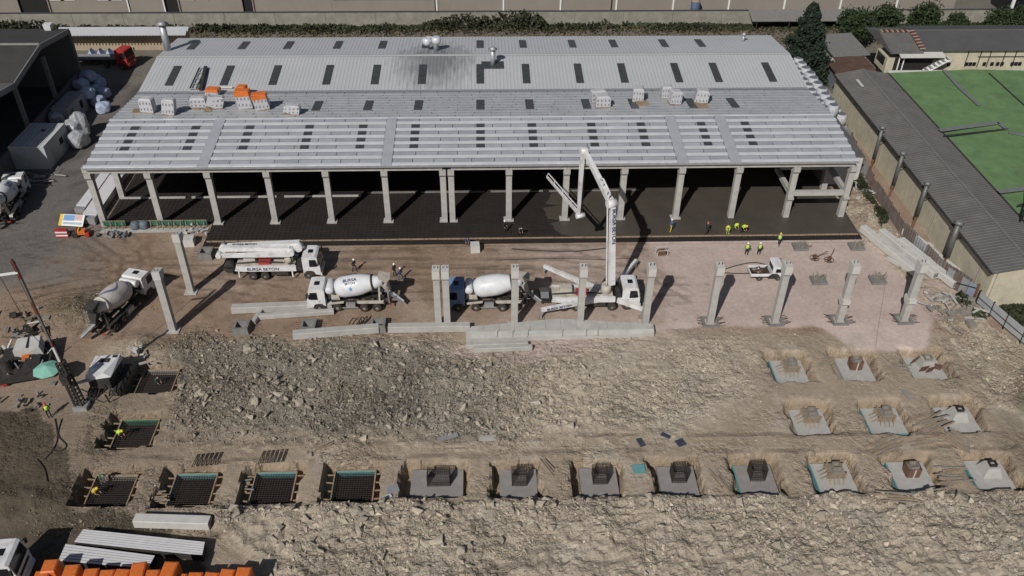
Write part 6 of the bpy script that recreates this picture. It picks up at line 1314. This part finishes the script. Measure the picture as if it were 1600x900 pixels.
MB().box(0, 0, .45, .9, .6, .5).build('engine', RUST, t)
for sx_ in (-.6, .6):
    for sy_ in (-.4, .4): MB().bar((sx_, sy_, 0), (sx_, sy_, .9), .06).build('frame_post', CONC_L, t)
for sy_ in (-.4, .4): MB().bar((-.6, sy_, .9), (.6, sy_, .9), .06).build('frame_rail', CONC_L, t)
def hose(label, pxs, r=.06, m=DARK, z=.06):
    P = [G(*p) for p in pxs]; Q = []
    for i in range(len(P)-1):
        p0, p1, p2, p3 = P[max(i-1, 0)], P[i], P[i+1], P[min(i+2, len(P)-1)]
        for k in range(5):
            u = k/5; Q.append(.5*((2*p1)+(p2-p0)*u+(2*p0-5*p1+4*p2-p3)*u*u+(3*p1-p0-3*p2+p3)*u**3))
    Q.append(P[-1]); Q = [Vector((q.x, q.y, tz(q.x, q.y)+z)) for q in Q]
    tag(MB().tube(Q, r, 6).build('hose', m), label, 'hose')
hose('dark hose curving left from the pickup', ((1125, 424), (1150, 416), (1180, 411), (1205, 418), (1212, 424))); hose('straight dark hose left of the pickup bed', ((1120, 426), (1150, 428), (1172, 428))); hose('thin cable down the middle of the pink pad', ((1384, 430), (1380, 465), (1374, 500), (1368, 543)), .022, TIMBER_G, .02)
hose('thin hoses winding below the hi-vis worker at left', ((86, 655), (90, 685), (82, 705), (70, 718)), .05); hose('second winding hose near the left worker', ((97, 655), (91, 680), (104, 697), (92, 706), (80, 703)), .05); hose('thin hose across the dark soil at left', ((58, 718), (70, 735), (75, 755)), .05)
hose('long cable on the haul road above the working pump', ((780, 407), (860, 404), (930, 406), (985, 404)), .035); hose('dark hose along the slab front edge', ((800, 389), (840, 392), (900, 393), (960, 387)), .07)
for i in range(5): a = G(548+i*8, 505-i*2); hose('tangled thin hose by the socket footing, loop %s' % 'one two three four five'.split()[i], ((545+i*6, 508), (552+i*7, 498-i), (562+i*3, 503), (556, 511), (546+i*5, 512)), .035)
# timber piles and planks round the right pits
def timber_pile(label, px, py, n_, L, ang_, spread=.5, m_=(TIMBER, TIMBER_G), seed=0):
    g_ = G(px, py, 0); t = thing('timber_pile', label, 'timber', (g_.x, g_.y, tz(g_.x, g_.y)+.05), ang_, 'loose timber around the right pits'); r = random.Random(seed)
    for k in range(n_):
        y = (k-n_/2)*.17*spread*2+r.uniform(-.1, .1); a = r.uniform(-.16, .16); l_ = L*r.uniform(.6, 1.1); o_ = r.uniform(-.5, .5)
        MB().box(0, 0, 0, l_, .12, .07).build('plank', m_[k % len(m_)], t, loc=(o_, y, .05+.05*(k % 3)), rz=a)
for i, (lb, px, py, n_, L, a) in enumerate((('timber planks left of the brown front pedestal', 1382, 697, 9, 3.4, .35), ('neat plank stack above the front right footing', 1500, 690, 10, 2.6, -1.0), ('planks between the two right front footings', 1488, 745, 12, 2.8, .05), ('planks between the left and middle rear footings', 1402, 583 if 0 else 578, 8, 2.4, -.1), ('long pale planks at the right edge of the site', 1575, 577, 7, 4.2, -.75), ('planks spilling into the middle right pit', 1455, 660, 11, 3.4, .35), ('curved dark planks under the brown front footing', 1400, 783, 6, 3.2, -.18), ('second plank row under the brown front footing', 1465, 777, 6, 2.8, .3), ('grey boards left of the middle rear footing', 1290, 565, 6, 1.8, .3), ('short boards right of the propped middle footing', 1440, 690, 5, 1.8, .2), ('thin stakes beside the fourth footing from the right', 1125, 752, 4, 2.6, -1.2), ('thin stakes between the two grey footings', 858, 730, 3, 2.2, -1.1), ('weathered boards above the rear right footing', 1490, 500, 8, 2.6, .3), ('single long plank near the right fence', 1490, 525, 2, 3.4, -1.1), ('boards stacked left of the second teal pit', 243, 768, 7, 1.7, .05), ('boards stacked left of the third teal pit', 378, 750, 8, 1.6, .02), ('thin laths above the second rubble edge', 505, 697, 3, 2.2, .5))): timber_pile(lb, px, py, n_, L, a, .5, (TIMBER, TIMBER_G), i)
for lb, px, py in (('row of bent stirrup frames left of the pits track', 322, 719), ('row of bent stirrup frames right of the soil patch', 425, 714)):
    g_ = G(px, py); t = thing('stirrup_row', lb, 'rebar', (g_.x, g_.y, .06), .1, 'stirrup frames on the track')
    for k in range(6):
        x = -1.0+k*.4; mb = MB()
        for p, q in (((x-.12, -.7), (x+.2, .7)), ((x+.04, -.7), (x+.36, .7)), ((x-.12, -.7), (x+.04, -.7)), ((x+.2, .7), (x+.36, .7))): mb.bar((*p, .03), (*q, .03), .05)
        mb.build('stirrup', REBAR, t)
for lb, px, py, sx_, sy_, m_, r_ in (('grey sheet lying on the track by the rubble', 700, 686, 1.9, .5, STEEL, .35), ('second grey sheet right of the first', 762, 688, 1.6, .6, CONC, .0), ('teal board beside the grey footings', 998, 734, 1.1, 1.0, TEAL, 0), ('dark blue tarp scrap right of the track', 1063, 693, .8, .8, TARPB, .4), ('dark blue sheet beside the tarp', 1040, 682, .9, .4, TARPB, -.6), ('bluish board left of the tarp', 1001, 692, .5, 1.0, TARPB, .3), ('pale panel beside the fourth pit', 614, 765, 1.0, .8, STEEL, .3), ('light plastic sheet beside the fourth pit', 605, 778, .8, .4, WRAPW, .5), ('grey board right of the middle pit row', 1417, 618, .5, 1.4, CONC_D, .1)):
    g_ = G(px, py); tag(MB().box(0, 0, 0, sx_, sy_, .07).build('loose_board', m_, None, loc=(g_.x, g_.y, tz(g_.x, g_.y)+.09), rz=r_), lb, 'board')

t = thing('wall_lean_to', 'low grey sheet lean-to roof against the boundary wall at right', 'building', (0, 0, 0)); MB().prism([(156.3, 2.0), (159.9, 2.9), (159.9, 2.8), (156.3, 1.9)], 'x', 54, 80).build('roof', mat('light_grey_roof', (.19, .185, .175), .85), t)
for x in (55, 61, 67, 73, 79): MB().box(x, 156.6, .95, .14, .14, 1.9).build('post', DARK, t)
g_ = G(1095, 24, 2.6); t = thing('blue_barrel', 'blue barrel with a brown top before the far facade', 'barrel', (g_.x, 162.8, 2.0)); MB().cyl((0, 0, -2), (0, 0, 1.5), .85, .85, 14).build('barrel', mat('barrel_blue', (.06, .10, .15), .6), t, True); MB().cyl((0, 0, 1.5), (0, 0, 2.4), .8, .3, 12).build('contents', TIMBER, t)
